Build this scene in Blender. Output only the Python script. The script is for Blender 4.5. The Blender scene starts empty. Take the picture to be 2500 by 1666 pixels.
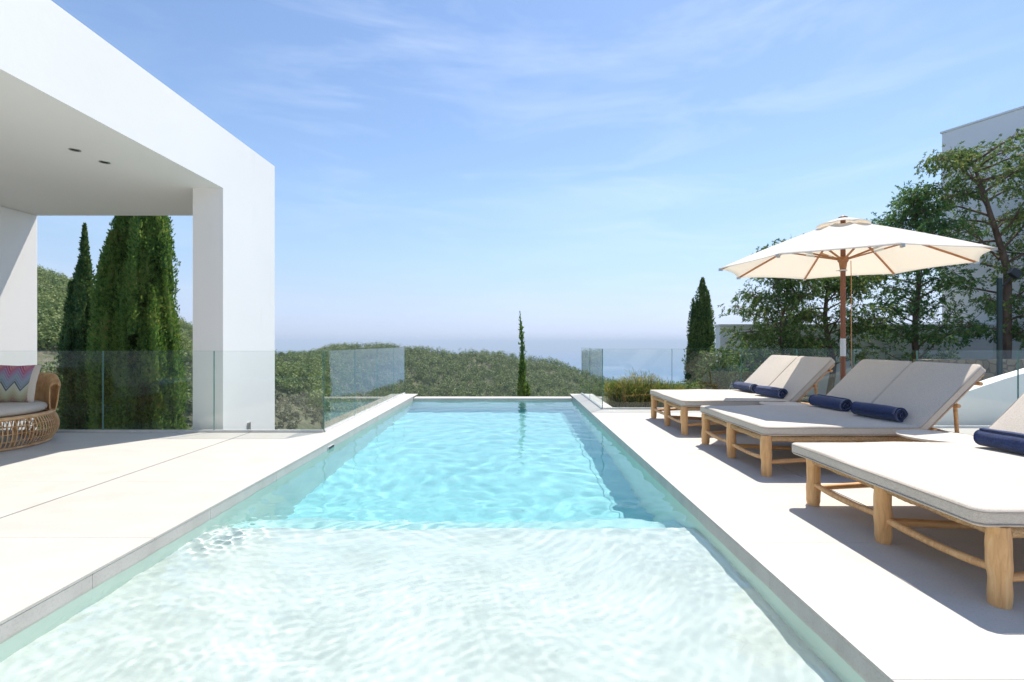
import bpy, bmesh, math, random
import numpy as np
from mathutils import Vector, Matrix, noise as mnoise

sc = bpy.context.scene
COL = sc.collection
rng = np.random.default_rng(11)
random.seed(5)
R = math.radians

# ------------------------------------------------------------------ camera
cam = bpy.data.cameras.new('camera'); cam.lens = 17.14; cam.sensor_width = 36
cam.clip_start = 0.05; cam.clip_end = 400000
cam_o = bpy.data.objects.new('camera', cam); COL.objects.link(cam_o)
cam_o.location = (0, 0, 1.2); cam_o.rotation_euler = (R(90), 0, 0)
cam.shift_y = 0.0015
sc.camera = cam_o

# ------------------------------------------------------------------ light
S = Vector((0.285, 0.42, 1.0)).normalized()
w = bpy.data.worlds.new('World'); sc.world = w; w.use_nodes = True
nt = w.node_tree; N = nt.nodes; L = nt.links
sky = N.new('ShaderNodeTexSky'); sky.sky_type = 'NISHITA'; sky.sun_disc = False
sky.sun_elevation = math.asin(S.z); sky.sun_rotation = math.atan2(S.x, S.y)
sky.altitude = 150; sky.air_density = 1.0; sky.dust_density = 0.3; sky.ozone_density = 3.0
bg = N['Background']; bg.inputs[1].default_value = 0.108
# thin cirrus, laid on the sky directions
tc = N.new('ShaderNodeTexCoord'); mp = N.new('ShaderNodeMapping')
mp.inputs['Scale'].default_value = (1.6, 1.2, 9.0); mp.inputs['Rotation'].default_value = (R(8), R(-14), 0)
n1 = N.new('ShaderNodeTexNoise'); n1.inputs['Scale'].default_value = 1.5; n1.inputs['Detail'].default_value = 9
n1.inputs['Roughness'].default_value = 0.62; n1.inputs['Distortion'].default_value = 0.6
n2 = N.new('ShaderNodeTexNoise'); n2.inputs['Scale'].default_value = 1.1; n2.inputs['Detail'].default_value = 3
cr = N.new('ShaderNodeValToRGB'); cr.color_ramp.elements[0].position = 0.46; cr.color_ramp.elements[1].position = 0.78
cr2 = N.new('ShaderNodeValToRGB'); cr2.color_ramp.elements[0].position = 0.40; cr2.color_ramp.elements[1].position = 0.66
mul = N.new('ShaderNodeMath'); mul.operation = 'MULTIPLY'
mul2 = N.new('ShaderNodeMath'); mul2.operation = 'MULTIPLY'; mul2.inputs[1].default_value = 0.31
mx = N.new('ShaderNodeMix'); mx.data_type = 'RGBA'
L.new(tc.outputs['Generated'], mp.inputs['Vector']); L.new(mp.outputs[0], n1.inputs['Vector']); L.new(tc.outputs['Generated'], n2.inputs['Vector'])
L.new(n1.outputs[0], cr.inputs[0]); L.new(n2.outputs[0], cr2.inputs[0])
L.new(cr.outputs[0], mul.inputs[0]); L.new(cr2.outputs[0], mul.inputs[1]); L.new(mul.outputs[0], mul2.inputs[0])
sz = N.new('ShaderNodeSeparateXYZ'); L.new(tc.outputs['Generated'], sz.inputs[0])
air = N.new('ShaderNodeValToRGB'); ae = air.color_ramp.elements
for i_, (p_, c_) in enumerate([(0.0, (0.44, 0.53, 0.90)), (0.037, (0.53, 0.54, 0.78)), (0.086, (0.69, 0.63, 0.70)), (0.166, (0.85, 0.79, 0.76)), (0.28, (0.94, 0.91, 0.88)), (0.6, (0.93, 0.93, 0.93))]):
    if i_ > 1: ae.new(p_)
    ae[i_].position = p_; ae[i_].color = (*c_, 1)
L.new(sz.outputs[2], air.inputs[0])
am = N.new('ShaderNodeMix'); am.data_type = 'RGBA'; am.blend_type = 'MULTIPLY'; am.inputs['Factor'].default_value = 1
L.new(sky.outputs[0], am.inputs['A']); L.new(air.outputs[0], am.inputs['B'])
L.new(mul2.outputs[0], mx.inputs['Factor']); L.new(am.outputs['Result'], mx.inputs['A'])
mx.inputs['B'].default_value = (5.2, 5.6, 6.2, 1)
L.new(mx.outputs['Result'], bg.inputs[0])

sun = bpy.data.lights.new('sun', 'SUN'); sun.energy = 3.15; sun.angle = R(0.53); sun.color = (1.0, 0.94, 0.86)
sun_o = bpy.data.objects.new('sun', sun); COL.objects.link(sun_o)
sun_o.rotation_euler = S.to_track_quat('Z', 'Y').to_euler(); sun_o.location = (20, 30, 70)
sun.cycles.is_caustics_light = True

sc.view_settings.view_transform = 'Standard'; sc.view_settings.look = 'None'
sc.view_settings.gamma = 1; sc.view_settings.use_curve_mapping = False
sc.view_settings.exposure = 0.97
sc.render.engine = 'CYCLES'
cy = sc.cycles
cy.use_denoising = True; cy.max_bounces = 12; cy.transparent_max_bounces = 24; cy.transmission_bounces = 8
cy.sample_clamp_indirect = 6; cy.volume_bounces = 0; cy.blur_glossy = 0.3

# ------------------------------------------------------------------ materials
def newmat(name):
    m = bpy.data.materials.new(name); m.use_nodes = True
    return m, m.node_tree, m.node_tree.nodes['Principled BSDF']
def ramp(nt, fac, stops):
    r = nt.nodes.new('ShaderNodeValToRGB'); e = r.color_ramp.elements
    while len(e) < len(stops): e.new(0.5)
    for i, (p, c) in enumerate(stops): e[i].position = p; e[i].color = (*c, 1)
    nt.links.new(fac, r.inputs[0]); return r.outputs[0]
def noise(nt, scale, detail=4, rough=0.55, coord='Object', mscale=None, dist=0):
    t = nt.nodes.new('ShaderNodeTexCoord'); n = nt.nodes.new('ShaderNodeTexNoise')
    n.inputs['Scale'].default_value = scale; n.inputs['Detail'].default_value = detail; n.inputs['Roughness'].default_value = rough
    n.inputs['Distortion'].default_value = dist
    src = t.outputs[coord]
    if mscale:
        m = nt.nodes.new('ShaderNodeMapping'); m.inputs['Scale'].default_value = mscale
        nt.links.new(src, m.inputs[0]); src = m.outputs[0]
    nt.links.new(src, n.inputs['Vector']); return n.outputs[0]
def bump(nt, b, h, strength, dist):
    bn = nt.nodes.new('ShaderNodeBump'); bn.inputs['Strength'].default_value = strength; bn.inputs['Distance'].default_value = dist
    nt.links.new(h, bn.inputs['Height']); nt.links.new(bn.outputs[0], b.inputs['Normal']); return bn
def simple(name, c1, c2, scale=3, rough=0.6, bscale=None, bstr=0.2, bdist=0.01, detail=5, mscale=None, lo=0.35, hi=0.65, metal=0):
    m, nt, b = newmat(name)
    nt.links.new(ramp(nt, noise(nt, scale, detail, mscale=mscale), [(lo, c1), (hi, c2)]), b.inputs['Base Color'])
    b.inputs['Roughness'].default_value = rough; b.inputs['Metallic'].default_value = metal
    if bscale: bump(nt, b, noise(nt, bscale, 4, mscale=mscale), bstr, bdist)
    return m
def leafmat(name, stops, scale=1.6, rough=0.55, trans=0.22, fine=14):
    m, nt, b = newmat(name)
    a = noise(nt, scale, 3); f = noise(nt, fine, 1)
    mi = nt.nodes.new('ShaderNodeMath'); mi.operation = 'ADD'; mi.inputs[1].default_value = -0.5
    nt.links.new(f, mi.inputs[0])
    m3 = nt.nodes.new('ShaderNodeMath'); m3.operation = 'MULTIPLY_ADD'; m3.inputs[1].default_value = 1.1
    nt.links.new(mi.outputs[0], m3.inputs[0]); nt.links.new(a, m3.inputs[2])
    ge = nt.nodes.new('ShaderNodeNewGeometry'); m4 = nt.nodes.new('ShaderNodeMath'); m4.operation = 'MULTIPLY_ADD'; m4.inputs[1].default_value = 0.42; nt.links.new(ge.outputs['Random Per Island'], m4.inputs[0])
    m5 = nt.nodes.new('ShaderNodeMath'); m5.operation = 'SUBTRACT'; m5.inputs[1].default_value = 0.21; nt.links.new(m3.outputs[0], m5.inputs[0]); nt.links.new(m5.outputs[0], m4.inputs[2]); m3 = m4
    c = ramp(nt, m3.outputs[0], stops)
    nt.links.new(c, b.inputs['Base Color']); b.inputs['Roughness'].default_value = rough
    b.inputs['Specular IOR Level'].default_value = 0.3
    tr = nt.nodes.new('ShaderNodeBsdfTranslucent'); nt.links.new(c, tr.inputs[0])
    ms = nt.nodes.new('ShaderNodeMixShader'); ms.inputs[0].default_value = trans
    out = nt.nodes['Material Output']
    nt.links.new(b.outputs[0], ms.inputs[1]); nt.links.new(tr.outputs[0], ms.inputs[2]); nt.links.new(ms.outputs[0], out.inputs[0])
    return m

M = {}
def plaster(name, c, stain=(0.6, 0.58, 0.55)):
    m, nt, b = newmat(name)
    big = noise(nt, 0.7, 6, 0.6); st = noise(nt, 1.3, 6, 0.7, mscale=(3, 3, 0.5))
    c0 = ramp(nt, big, [(0.3, tuple(x*0.96 for x in c)), (0.7, c)])
    mm = nt.nodes.new('ShaderNodeMix'); mm.data_type = 'RGBA'
    s = ramp(nt, st, [(0.62, (0, 0, 0)), (0.85, (0.35, 0.35, 0.35))])
    nt.links.new(s, mm.inputs['Factor']); nt.links.new(c0, mm.inputs['A']); mm.inputs['B'].default_value = (*stain, 1)
    nt.links.new(mm.outputs['Result'], b.inputs['Base Color']); b.inputs['Roughness'].default_value = 0.85
    bump(nt, b, noise(nt, 7, 7, 0.65), 0.11, 0.02)
    return m
M['plaster'] = plaster('white_plaster', (0.93, 0.90, 0.86), (0.66, 0.65, 0.62))
M['plaster_grey'] = plaster('weathered_plaster', (0.92, 0.895, 0.87), (0.42, 0.41, 0.40))

def stone(name, c1, c2, warm):
    m, nt, b = newmat(name)
    c0 = ramp(nt, noise(nt, 2.2, 7, 0.6, mscale=(1, 2.2, 1)), [(0.3, c1), (0.7, c2)])
    sp = ramp(nt, noise(nt, 1.7, 4, 0.5, dist=0.4), [(0.60, (0, 0, 0)), (0.76, (0.6, 0.6, 0.6))])
    mm = nt.nodes.new('ShaderNodeMix'); mm.data_type = 'RGBA'
    nt.links.new(sp, mm.inputs['Factor']); nt.links.new(c0, mm.inputs['A']); mm.inputs['B'].default_value = (*warm, 1)
    ge = nt.nodes.new('ShaderNodeNewGeometry'); pi_ = ramp(nt, ge.outputs['Random Per Island'], [(0, (0.975, 0.972, 0.965)), (1, (1.02, 1.02, 1.015))])
    # fine speckle
    f = ramp(nt, noise(nt, 90, 2), [(0.30, (0.88, 0.88, 0.88)), (0.5, (1, 1, 1))])
    m2 = nt.nodes.new('ShaderNodeMix'); m2.data_type = 'RGBA'; m2.blend_type = 'MULTIPLY'; m2.inputs['Factor'].default_value = 1
    nt.links.new(mm.outputs['Result'], m2.inputs['A']); nt.links.new(f, m2.inputs['B'])
    m9 = nt.nodes.new('ShaderNodeMix'); m9.data_type = 'RGBA'; m9.blend_type = 'MULTIPLY'; m9.inputs['Factor'].default_value = 1
    nt.links.new(m2.outputs['Result'], m9.inputs['A']); nt.links.new(pi_, m9.inputs['B'])
    nt.links.new(m9.outputs['Result'], b.inputs['Base Color']); b.inputs['Roughness'].default_value = 0.62
    bump(nt, b, noise(nt, 60, 4), 0.08, 0.004)
    return m
M['deck'] = stone('pale_limestone', (0.52, 0.49, 0.44), (0.57, 0.54, 0.488), (0.55, 0.46, 0.375))
M['coping'] = stone('limestone_edge', (0.50, 0.475, 0.43), (0.60, 0.575, 0.53), (0.48, 0.42, 0.34))
M['joint'] = simple('joint_filler', (0.13, 0.12, 0.11), (0.18, 0.17, 0.15), 10, 0.9)
M['basin'] = simple('pale_pool_plaster', (0.56, 0.60, 0.56), (0.66, 0.70, 0.66), 2.5, 0.7, 20, 0.1)
M['basin_deep'] = simple('water_tinted_plaster', (0.25, 0.58, 0.61), (0.30, 0.65, 0.67), 1.0, 0.7)  # light absorbed by deep water is put into this plaster colour
M['basin_step'] = simple('water_fade_plaster', (0.38, 0.62, 0.60), (0.44, 0.68, 0.66), 1.5, 0.7)  # halfway tone: colours in the water's fade between shelf and deep floor
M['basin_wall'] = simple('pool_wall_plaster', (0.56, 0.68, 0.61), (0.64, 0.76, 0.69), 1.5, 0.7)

# water
m = bpy.data.materials.new('pool_water'); m.use_nodes = True; nt = m.node_tree; nt.nodes.clear()
out = nt.nodes.new('ShaderNodeOutputMaterial'); g = nt.nodes.new('ShaderNodeBsdfGlass')
g.inputs['IOR'].default_value = 1.33; g.inputs['Roughness'].default_value = 0; g.inputs['Color'].default_value = (0.965, 0.995, 0.995, 1)
nt.links.new(g.outputs[0], out.inputs[0]); M['water'] = m

# balustrade glass
def glassmat(name, tint, refl=1.0):
    m = bpy.data.materials.new(name); m.use_nodes = True; nt = m.node_tree; nt.nodes.clear()
    out = nt.nodes.new('ShaderNodeOutputMaterial'); t = nt.nodes.new('ShaderNodeBsdfTransparent'); t.inputs[0].default_value = (*tint, 1)
    gl = nt.nodes.new('ShaderNodeBsdfGlossy'); gl.inputs['Roughness'].default_value = 0.0; gl.inputs[0].default_value = (0.95, 1, 0.98, 1)
    fr = nt.nodes.new('ShaderNodeFresnel'); fr.inputs['IOR'].default_value = 1.5
    ms = nt.nodes.new('ShaderNodeMixShader')
    ge = nt.nodes.new('ShaderNodeNewGeometry'); fm = nt.nodes.new('ShaderNodeMath'); fm.operation = 'SUBTRACT'; fm.inputs[0].default_value = 1.0; nt.links.new(ge.outputs['Backfacing'], fm.inputs[1])
    f2 = nt.nodes.new('ShaderNodeMath'); f2.operation = 'MULTIPLY'; nt.links.new(fr.outputs[0], f2.inputs[0]); nt.links.new(fm.outputs[0], f2.inputs[1])
    f3 = nt.nodes.new('ShaderNodeMath'); f3.operation = 'MULTIPLY'; f3.inputs[1].default_value = refl; f3.use_clamp = True; nt.links.new(f2.outputs[0], f3.inputs[0])
    nt.links.new(f3.outputs[0], ms.inputs[0]); nt.links.new(t.outputs[0], ms.inputs[1]); nt.links.new(gl.outputs[0], ms.inputs[2])
    nt.links.new(ms.outputs[0], out.inputs[0]); return m
M['glass'] = glassmat('clear_glass', (0.962, 0.985, 0.975), 1.5)
M['glass_edge'] = simple('green_glass_edge', (0.10, 0.24, 0.20), (0.16, 0.32, 0.27), 3, 0.15)
M['door_glass'] = simple('dark_door_glass', (0.02, 0.022, 0.025), (0.03, 0.032, 0.035), 2, 0.05)
M['alu'] = simple('brushed_aluminium', (0.62, 0.62, 0.60), (0.70, 0.70, 0.68), 8, 0.4)
M['dark_metal'] = simple('dark_green_metal', (0.008, 0.03, 0.028), (0.012, 0.045, 0.04), 8, 0.4)
M['black_metal'] = simple('black_metal', (0.012, 0.012, 0.013), (0.02, 0.02, 0.02), 8, 0.4)
M['steel'] = simple('satin_steel', (0.45, 0.44, 0.42), (0.55, 0.54, 0.52), 8, 0.3, metal=0.9)

def wood(name, c1, c2, c3, mscale=(14, 14, 1.6)):
    m, nt, b = newmat(name)
    g1 = noise(nt, 3, 6, 0.65, mscale=mscale, dist=0.8)
    c = ramp(nt, g1, [(0.25, c1), (0.5, c2), (0.75, c3)])
    k = ramp(nt, noise(nt, 5, 2, mscale=(1, 1, 0.6)), [(0.24, (0.45, 0.34, 0.26)), (0.36, (1, 1, 1))])
    m2 = nt.nodes.new('ShaderNodeMix'); m2.data_type = 'RGBA'; m2.blend_type = 'MULTIPLY'; m2.inputs['Factor'].default_value = 1
    nt.links.new(c, m2.inputs['A']); nt.links.new(k, m2.inputs['B']); nt.links.new(m2.outputs['Result'], b.inputs['Base Color'])
    b.inputs['Roughness'].default_value = 0.55; bump(nt, b, g1, 0.25, 0.004)
    return m
M['teak'] = wood('teak_branch', (0.50, 0.25, 0.10), (0.74, 0.43, 0.18), (0.84, 0.56, 0.28))
M['teak_x'] = wood('teak_rail', (0.46, 0.22, 0.08), (0.68, 0.37, 0.15), (0.80, 0.50, 0.24), (1.6, 6, 14))
M['pole'] = wood('stained_hardwood', (0.17, 0.055, 0.025), (0.23, 0.08, 0.035), (0.30, 0.11, 0.05))
M['rib'] = wood('parasol_rib_wood', (0.33, 0.13, 0.045), (0.42, 0.18, 0.07), (0.50, 0.23, 0.09), (5, 5, 5))
M['rope'] = simple('woven_rope', (0.42, 0.24, 0.10), (0.68, 0.47, 0.26), 60, 0.85, 160, 0.5, 0.004, mscale=(1, 1, 2))
M['cord'] = simple('orange_cord', (0.55, 0.26, 0.11), (0.7, 0.36, 0.17), 60, 0.8)

def fabric(name, c1, c2, weave=420, rough=0.95, sheen=0.0, bs=0.25):
    m, nt, b = newmat(name)
    big = noise(nt, 2.0, 4)
    t = nt.nodes.new('ShaderNodeTexCoord')
    n1 = noise(nt, weave, 2, mscale=(1, 0.25, 1)); n2 = noise(nt, weave, 2, mscale=(0.25, 1, 1))
    ad = nt.nodes.new('ShaderNodeMath'); ad.operation = 'ADD'; nt.links.new(n1, ad.inputs[0]); nt.links.new(n2, ad.inputs[1])
    hf = nt.nodes.new('ShaderNodeMath'); hf.operation = 'MULTIPLY'; hf.inputs[1].default_value = 0.5; nt.links.new(ad.outputs[0], hf.inputs[0])
    c = ramp(nt, hf.outputs[0], [(0.38, c1), (0.62, c2)])
    k = ramp(nt, big, [(0.3, (0.93, 0.93, 0.93)), (0.7, (1, 1, 1))])
    m2 = nt.nodes.new('ShaderNodeMix'); m2.data_type = 'RGBA'; m2.blend_type = 'MULTIPLY'; m2.inputs['Factor'].default_value = 1
    nt.links.new(c, m2.inputs['A']); nt.links.new(k, m2.inputs['B']); nt.links.new(m2.outputs['Result'], b.inputs['Base Color'])
    b.inputs['Roughness'].default_value = rough; b.inputs['Sheen Weight'].default_value = sheen
    bump(nt, b, hf.outputs[0], bs, 0.002)
    return m
M['linen'] = fabric('beige_outdoor_linen', (0.54, 0.475, 0.395), (0.70, 0.63, 0.535), 260)
M['piping'] = fabric('beige_piping', (0.34, 0.30, 0.26), (0.44, 0.40, 0.35))
M['towel'] = fabric('navy_towelling', (0.008, 0.018, 0.065), (0.022, 0.048, 0.16), 160, 1.0, 0.25, 0.9)
M['cream'] = fabric('cream_cotton', (0.60, 0.52, 0.42), (0.72, 0.64, 0.54))

# parasol cloth lets light through
m, nt, b = newmat('cream_parasol_cloth')
cc = ramp(nt, noise(nt, 1.5, 4), [(0.3, (0.90, 0.87, 0.80)), (0.7, (0.93, 0.905, 0.84))])
nt.links.new(cc, b.inputs['Base Color']); b.inputs['Roughness'].default_value = 0.9
tr = nt.nodes.new('ShaderNodeBsdfTranslucent'); tr.inputs[0].default_value = (1.0, 0.935, 0.83, 1)
ms = nt.nodes.new('ShaderNodeMixShader'); ms.inputs[0].default_value = 0.45
nt.links.new(b.outputs[0], ms.inputs[1]); nt.links.new(tr.outputs[0], ms.inputs[2]); nt.links.new(ms.outputs[0], nt.nodes['Material Output'].inputs[0])
M['canopy'] = m

M['bark'] = simple('rough_bark', (0.09, 0.055, 0.035), (0.20, 0.13, 0.09), 9, 0.9, 25, 0.6, 0.03, mscale=(1, 1, 0.3))
M['cypress'] = leafmat('cypress_foliage', [(0.20, (0.05, 0.125, 0.022)), (0.46, (0.145, 0.26, 0.045)), (0.70, (0.20, 0.30, 0.055)), (1.0, (0.36, 0.30, 0.10))], 1.3, trans=0.48)
M['cypress_dark'] = leafmat('dark_cypress_foliage', [(0.25, (0.034, 0.095, 0.024)), (0.55, (0.09, 0.18, 0.045)), (0.8, (0.22, 0.26, 0.07))], 1.3, trans=0.38)
M['juniper'] = leafmat('juniper_foliage', [(0.20, (0.05, 0.12, 0.035)), (0.46, (0.15, 0.24, 0.065)), (0.68, (0.22, 0.31, 0.075)), (0.95, (0.40, 0.32, 0.11))], 1.2, trans=0.48)
M['oleander'] = leafmat('oleander_leaves', [(0.25, (0.05, 0.10, 0.03)), (0.6, (0.12, 0.20, 0.06)), (0.85, (0.24, 0.27, 0.12))], 4)
M['grassy'] = leafmat('dry_rosemary', [(0.25, (0.09, 0.15, 0.02)), (0.5, (0.24, 0.28, 0.05)), (0.75, (0.48, 0.36, 0.10))], 3, trans=0.4)
M['pine'] = leafmat('pine_foliage', [(0.25, (0.08, 0.135, 0.03)), (0.5, (0.16, 0.225, 0.055)), (0.75, (0.30, 0.34, 0.11))], 0.30, trans=0.3, fine=0.4)
M['scrub'] = leafmat('grey_scrub', [(0.25, (0.05, 0.07, 0.03)), (0.5, (0.12, 0.14, 0.06)), (0.8, (0.26, 0.25, 0.15))], 0.08, fine=1.2)

# hillside soil
m, nt, b = newmat('hillside_soil')
a = noise(nt, 0.05, 9, 0.7); f = noise(nt, 0.7, 6, 0.7)
c1 = ramp(nt, a, [(0.38, (0.08, 0.10, 0.035)), (0.52, (0.17, 0.17, 0.09)), (0.66, (0.40, 0.32, 0.24))])
c2 = ramp(nt, f, [(0.3, (0.45, 0.45, 0.45)), (0.7, (1, 1, 1))])
m2 = nt.nodes.new('ShaderNodeMix'); m2.data_type = 'RGBA'; m2.blend_type = 'MULTIPLY'; m2.inputs['Factor'].default_value = 1
nt.links.new(c1, m2.inputs['A']); nt.links.new(c2, m2.inputs['B']); nt.links.new(m2.outputs['Result'], b.inputs['Base Color'])
b.inputs['Roughness'].default_value = 0.95; bump(nt, b, f, 0.8, 1.0)
M['soil'] = m
m, nt, b = newmat('sea_water')
s1 = noise(nt, 0.0006, 4, mscale=(0.25, 1, 1)); nt.links.new(ramp(nt, s1, [(0.35, (0.025, 0.11, 0.24)), (0.65, (0.05, 0.18, 0.33))]), b.inputs['Base Color'])
b.inputs['Roughness'].default_value = 0.35; bump(nt, b, noise(nt, 0.05, 4), 0.5, 3.0)
M['sea'] = m
# rubble stone wall
m, nt, b = newmat('sandstone_rubble')
t = nt.nodes.new('ShaderNodeTexCoord'); v = nt.nodes.new('ShaderNodeTexVoronoi'); v.inputs['Scale'].default_value = 5
nt.links.new(t.outputs['Object'], v.inputs['Vector'])
c1 = ramp(nt, v.outputs['Color'], [(0.2, (0.30, 0.22, 0.13)), (0.8, (0.50, 0.38, 0.24))])
v2 = nt.nodes.new('ShaderNodeTexVoronoi'); v2.feature = 'DISTANCE_TO_EDGE'; v2.inputs['Scale'].default_value = 5; nt.links.new(t.outputs['Object'], v2.inputs['Vector'])
c2 = ramp(nt, v2.outputs[0], [(0.0, (0.35, 0.35, 0.35)), (0.06, (1, 1, 1))])
m2 = nt.nodes.new('ShaderNodeMix'); m2.data_type = 'RGBA'; m2.blend_type = 'MULTIPLY'; m2.inputs['Factor'].default_value = 1
nt.links.new(c1, m2.inputs['A']); nt.links.new(c2, m2.inputs['B']); nt.links.new(m2.outputs['Result'], b.inputs['Base Color']); b.inputs['Roughness'].default_value = 0.9
bump(nt, b, v2.outputs[0], 0.6, 0.05)
M['rubble'] = m

# rattan
M['rattan'] = simple('rattan_cane', (0.60, 0.32, 0.13), (0.82, 0.52, 0.26), 9, 0.45, 60, 0.2, 0.002)

# zigzag pillow cover (UV)
m, nt, b = newmat('zigzag_weave')
t = nt.nodes.new('ShaderNodeUVMap'); sp = nt.nodes.new('ShaderNodeSeparateXYZ'); nt.links.new(t.outputs[0], sp.inputs[0])
def mth(op, a, bb=None, c=None):
    n = nt.nodes.new('ShaderNodeMath'); n.operation = op
    for i, x in enumerate((a, bb, c)):
        if x is None: continue
        if isinstance(x, (int, float)): n.inputs[i].default_value = x
        else: nt.links.new(x, n.inputs[i])
    return n.outputs[0]
tri = mth('PINGPONG', mth('MULTIPLY', sp.outputs[0], 3.4), 0.5)          # 0..0.5
val = mth('ADD', sp.outputs[1], mth('MULTIPLY', mth('SUBTRACT', tri, 0.25), 0.46))
cols = [(0.0, (0.30, 0.14, 0.09)), (0.10, (0.33, 0.30, 0.14)), (0.24, (0.42, 0.43, 0.24)), (0.36, (0.50, 0.52, 0.40)), (0.42, (0.018, 0.035, 0.045)),
        (0.47, (0.12, 0.20, 0.26)), (0.60, (0.20, 0.28, 0.36)), (0.70, (0.22, 0.17, 0.32)), (0.80, (0.30, 0.10, 0.24)), (0.90, (0.38, 0.02, 0.09)), (1.0, (0.50, 0.16, 0.20))]
base = ramp(nt, val, cols)
st = mth('PINGPONG', mth('MULTIPLY', val, 12), 0.5)
stc = ramp(nt, st, [(0.30, (0, 0, 0)), (0.42, (1, 1, 1))])
mm = nt.nodes.new('ShaderNodeMix'); mm.data_type = 'RGBA'; nt.links.new(stc, mm.inputs['Factor'])
m3 = nt.nodes.new('ShaderNodeMix'); m3.data_type = 'RGBA'; m3.inputs['Factor'].default_value = 0.72; nt.links.new(base, m3.inputs['A']); m3.inputs['B'].default_value = (0.62, 0.60, 0.60, 1)
nt.links.new(base, mm.inputs['A']); nt.links.new(m3.outputs['Result'], mm.inputs['B'])
nt.links.new(mm.outputs['Result'], b.inputs['Base Color']); b.inputs['Roughness'].default_value = 0.95
M['zigzag'] = m

# ------------------------------------------------------------------ mesh helpers
class MB:
    def __init__(s): s.v = []; s.f = []; s.sm = []
    def _add(s, vs, fs, smooth):
        o = len(s.v); s.v += [tuple(map(float, p)) for p in vs]; s.f += [tuple(i + o for i in f) for f in fs]; s.sm += [smooth] * len(fs)
    def box(s, x0, x1, y0, y1, z0, z1, mat=None):
        v = [(x, y, z) for x in (x0, x1) for y in (y0, y1) for z in (z0, z1)]
        if mat is not None: v = [tuple(mat @ Vector(p)) for p in v]
        s._add(v, [(0, 1, 3, 2), (4, 6, 7, 5), (0, 4, 5, 1), (2, 3, 7, 6), (0, 2, 6, 4), (1, 5, 7, 3)], False)
    def prism(s, pts, a, b, axis='y'):
        n = len(pts)
        def P(p, t): return (p[0], t, p[1]) if axis == 'y' else ((t, p[0], p[1]) if axis == 'x' else (p[0], p[1], t))
        v = [P(p, a) for p in pts] + [P(p, b) for p in pts]
        f = [tuple(range(n)), tuple(range(2*n-1, n-1, -1))] + [(i, i+n, (i+1) % n + n, (i+1) % n) for i in range(n)]
        s._add(v, f, False)
    def tube(s, path, r, sides=10, caps=True, smooth=True):
        path = [Vector(p) for p in path]; n = len(path)
        rs = r if hasattr(r, '__len__') else [r] * n
        v = []; 
        t0 = (path[1] - path[0]).normalized(); up = Vector((0, 0, 1)) if abs(t0.z) < 0.9 else Vector((1, 0, 0))
        nrm = t0.cross(up).normalized()
        for i in range(n):
            t = (path[min(i+1, n-1)] - path[max(i-1, 0)]).normalized()
            nrm = (nrm - t * nrm.dot(t)).normalized(); bn = t.cross(nrm)
            for k in range(sides):
                a = 2*math.pi*k/sides; v.append(path[i] + (nrm*math.cos(a) + bn*math.sin(a)) * rs[i])
        f = [(i*sides+k, i*sides+(k+1) % sides, (i+1)*sides+(k+1) % sides, (i+1)*sides+k) for i in range(n-1) for k in range(sides)]
        s._add(v, f, smooth)
        if caps:
            s._add(v[:sides], [tuple(range(sides-1, -1, -1))], False); s._add(v[-sides:], [tuple(range(sides))], False)
    def lathe(s, prof, c=(0, 0), seg=32, smooth=True):
        n = len(prof); v = [(c[0]+r*math.cos(2*math.pi*k/seg), c[1]+r*math.sin(2*math.pi*k/seg), z) for r, z in prof for k in range(seg)]
        f = [(i*seg+k, i*seg+(k+1) % seg, (i+1)*seg+(k+1) % seg, (i+1)*seg+k) for i in range(n-1) for k in range(seg)]
        s._add(v, f, smooth)
    def build(s, name, mat, parent=None, bevel=0, loc=None):
        me = bpy.data.meshes.new(name); me.from_pydata(s.v, [], s.f); me.materials.append(mat)
        me.polygons.foreach_set('use_smooth', s.sm)
        bm = bmesh.new(); bm.from_mesh(me)
        if bevel: bmesh.ops.bevel(bm, geom=[e for e in bm.edges if e.is_manifold and e.calc_face_angle(0) > 0.6], offset=bevel, segments=2, profile=0.6, affect='EDGES')
        bmesh.ops.recalc_face_normals(bm, faces=bm.faces); bm.to_mesh(me); bm.free()
        return link(name, me, parent, loc)
def link(name, me, parent=None, loc=None):
    o = bpy.data.objects.new(name, me); COL.objects.link(o)
    if parent is not None: o.parent = parent
    if loc is not None: o.location = loc
    return o
def npmesh(name, V, F, mat, parent=None, smooth=False, loc=None):
    V = np.asarray(V, dtype=np.float32); F = np.asarray(F, dtype=np.int32); k = F.shape[1]
    me = bpy.data.meshes.new(name); me.vertices.add(len(V)); me.vertices.foreach_set('co', V.ravel())
    me.loops.add(F.size); me.loops.foreach_set('vertex_index', F.ravel())
    me.polygons.add(len(F)); me.polygons.foreach_set('loop_start', np.arange(0, F.size, k, dtype=np.int32))
    me.polygons.foreach_set('use_smooth', np.full(len(F), smooth)); me.materials.append(mat); me.update(); me.validate()
    return link(name, me, parent, loc)
def empty(name, loc=(0, 0, 0), rz=0):
    o = bpy.data.objects.new(name, None); COL.objects.link(o); o.location = loc; o.rotation_euler = (0, 0, rz); o.empty_display_size = 0.2; return o
def tag(o, label=None, cat=None, group=None, kind=None):
    if label: o['label'] = label
    if cat: o['category'] = cat
    if group: o['group'] = group
    if kind: o['kind'] = kind
    return o
def kids(o): return [c for c in bpy.data.objects if c.parent == o]
def copy_tree(o, parent=None):
    c = o.copy(); COL.objects.link(c)
    if parent is not None: c.parent = parent
    for ch in kids(o): copy_tree(ch, c)
    return c

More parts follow.
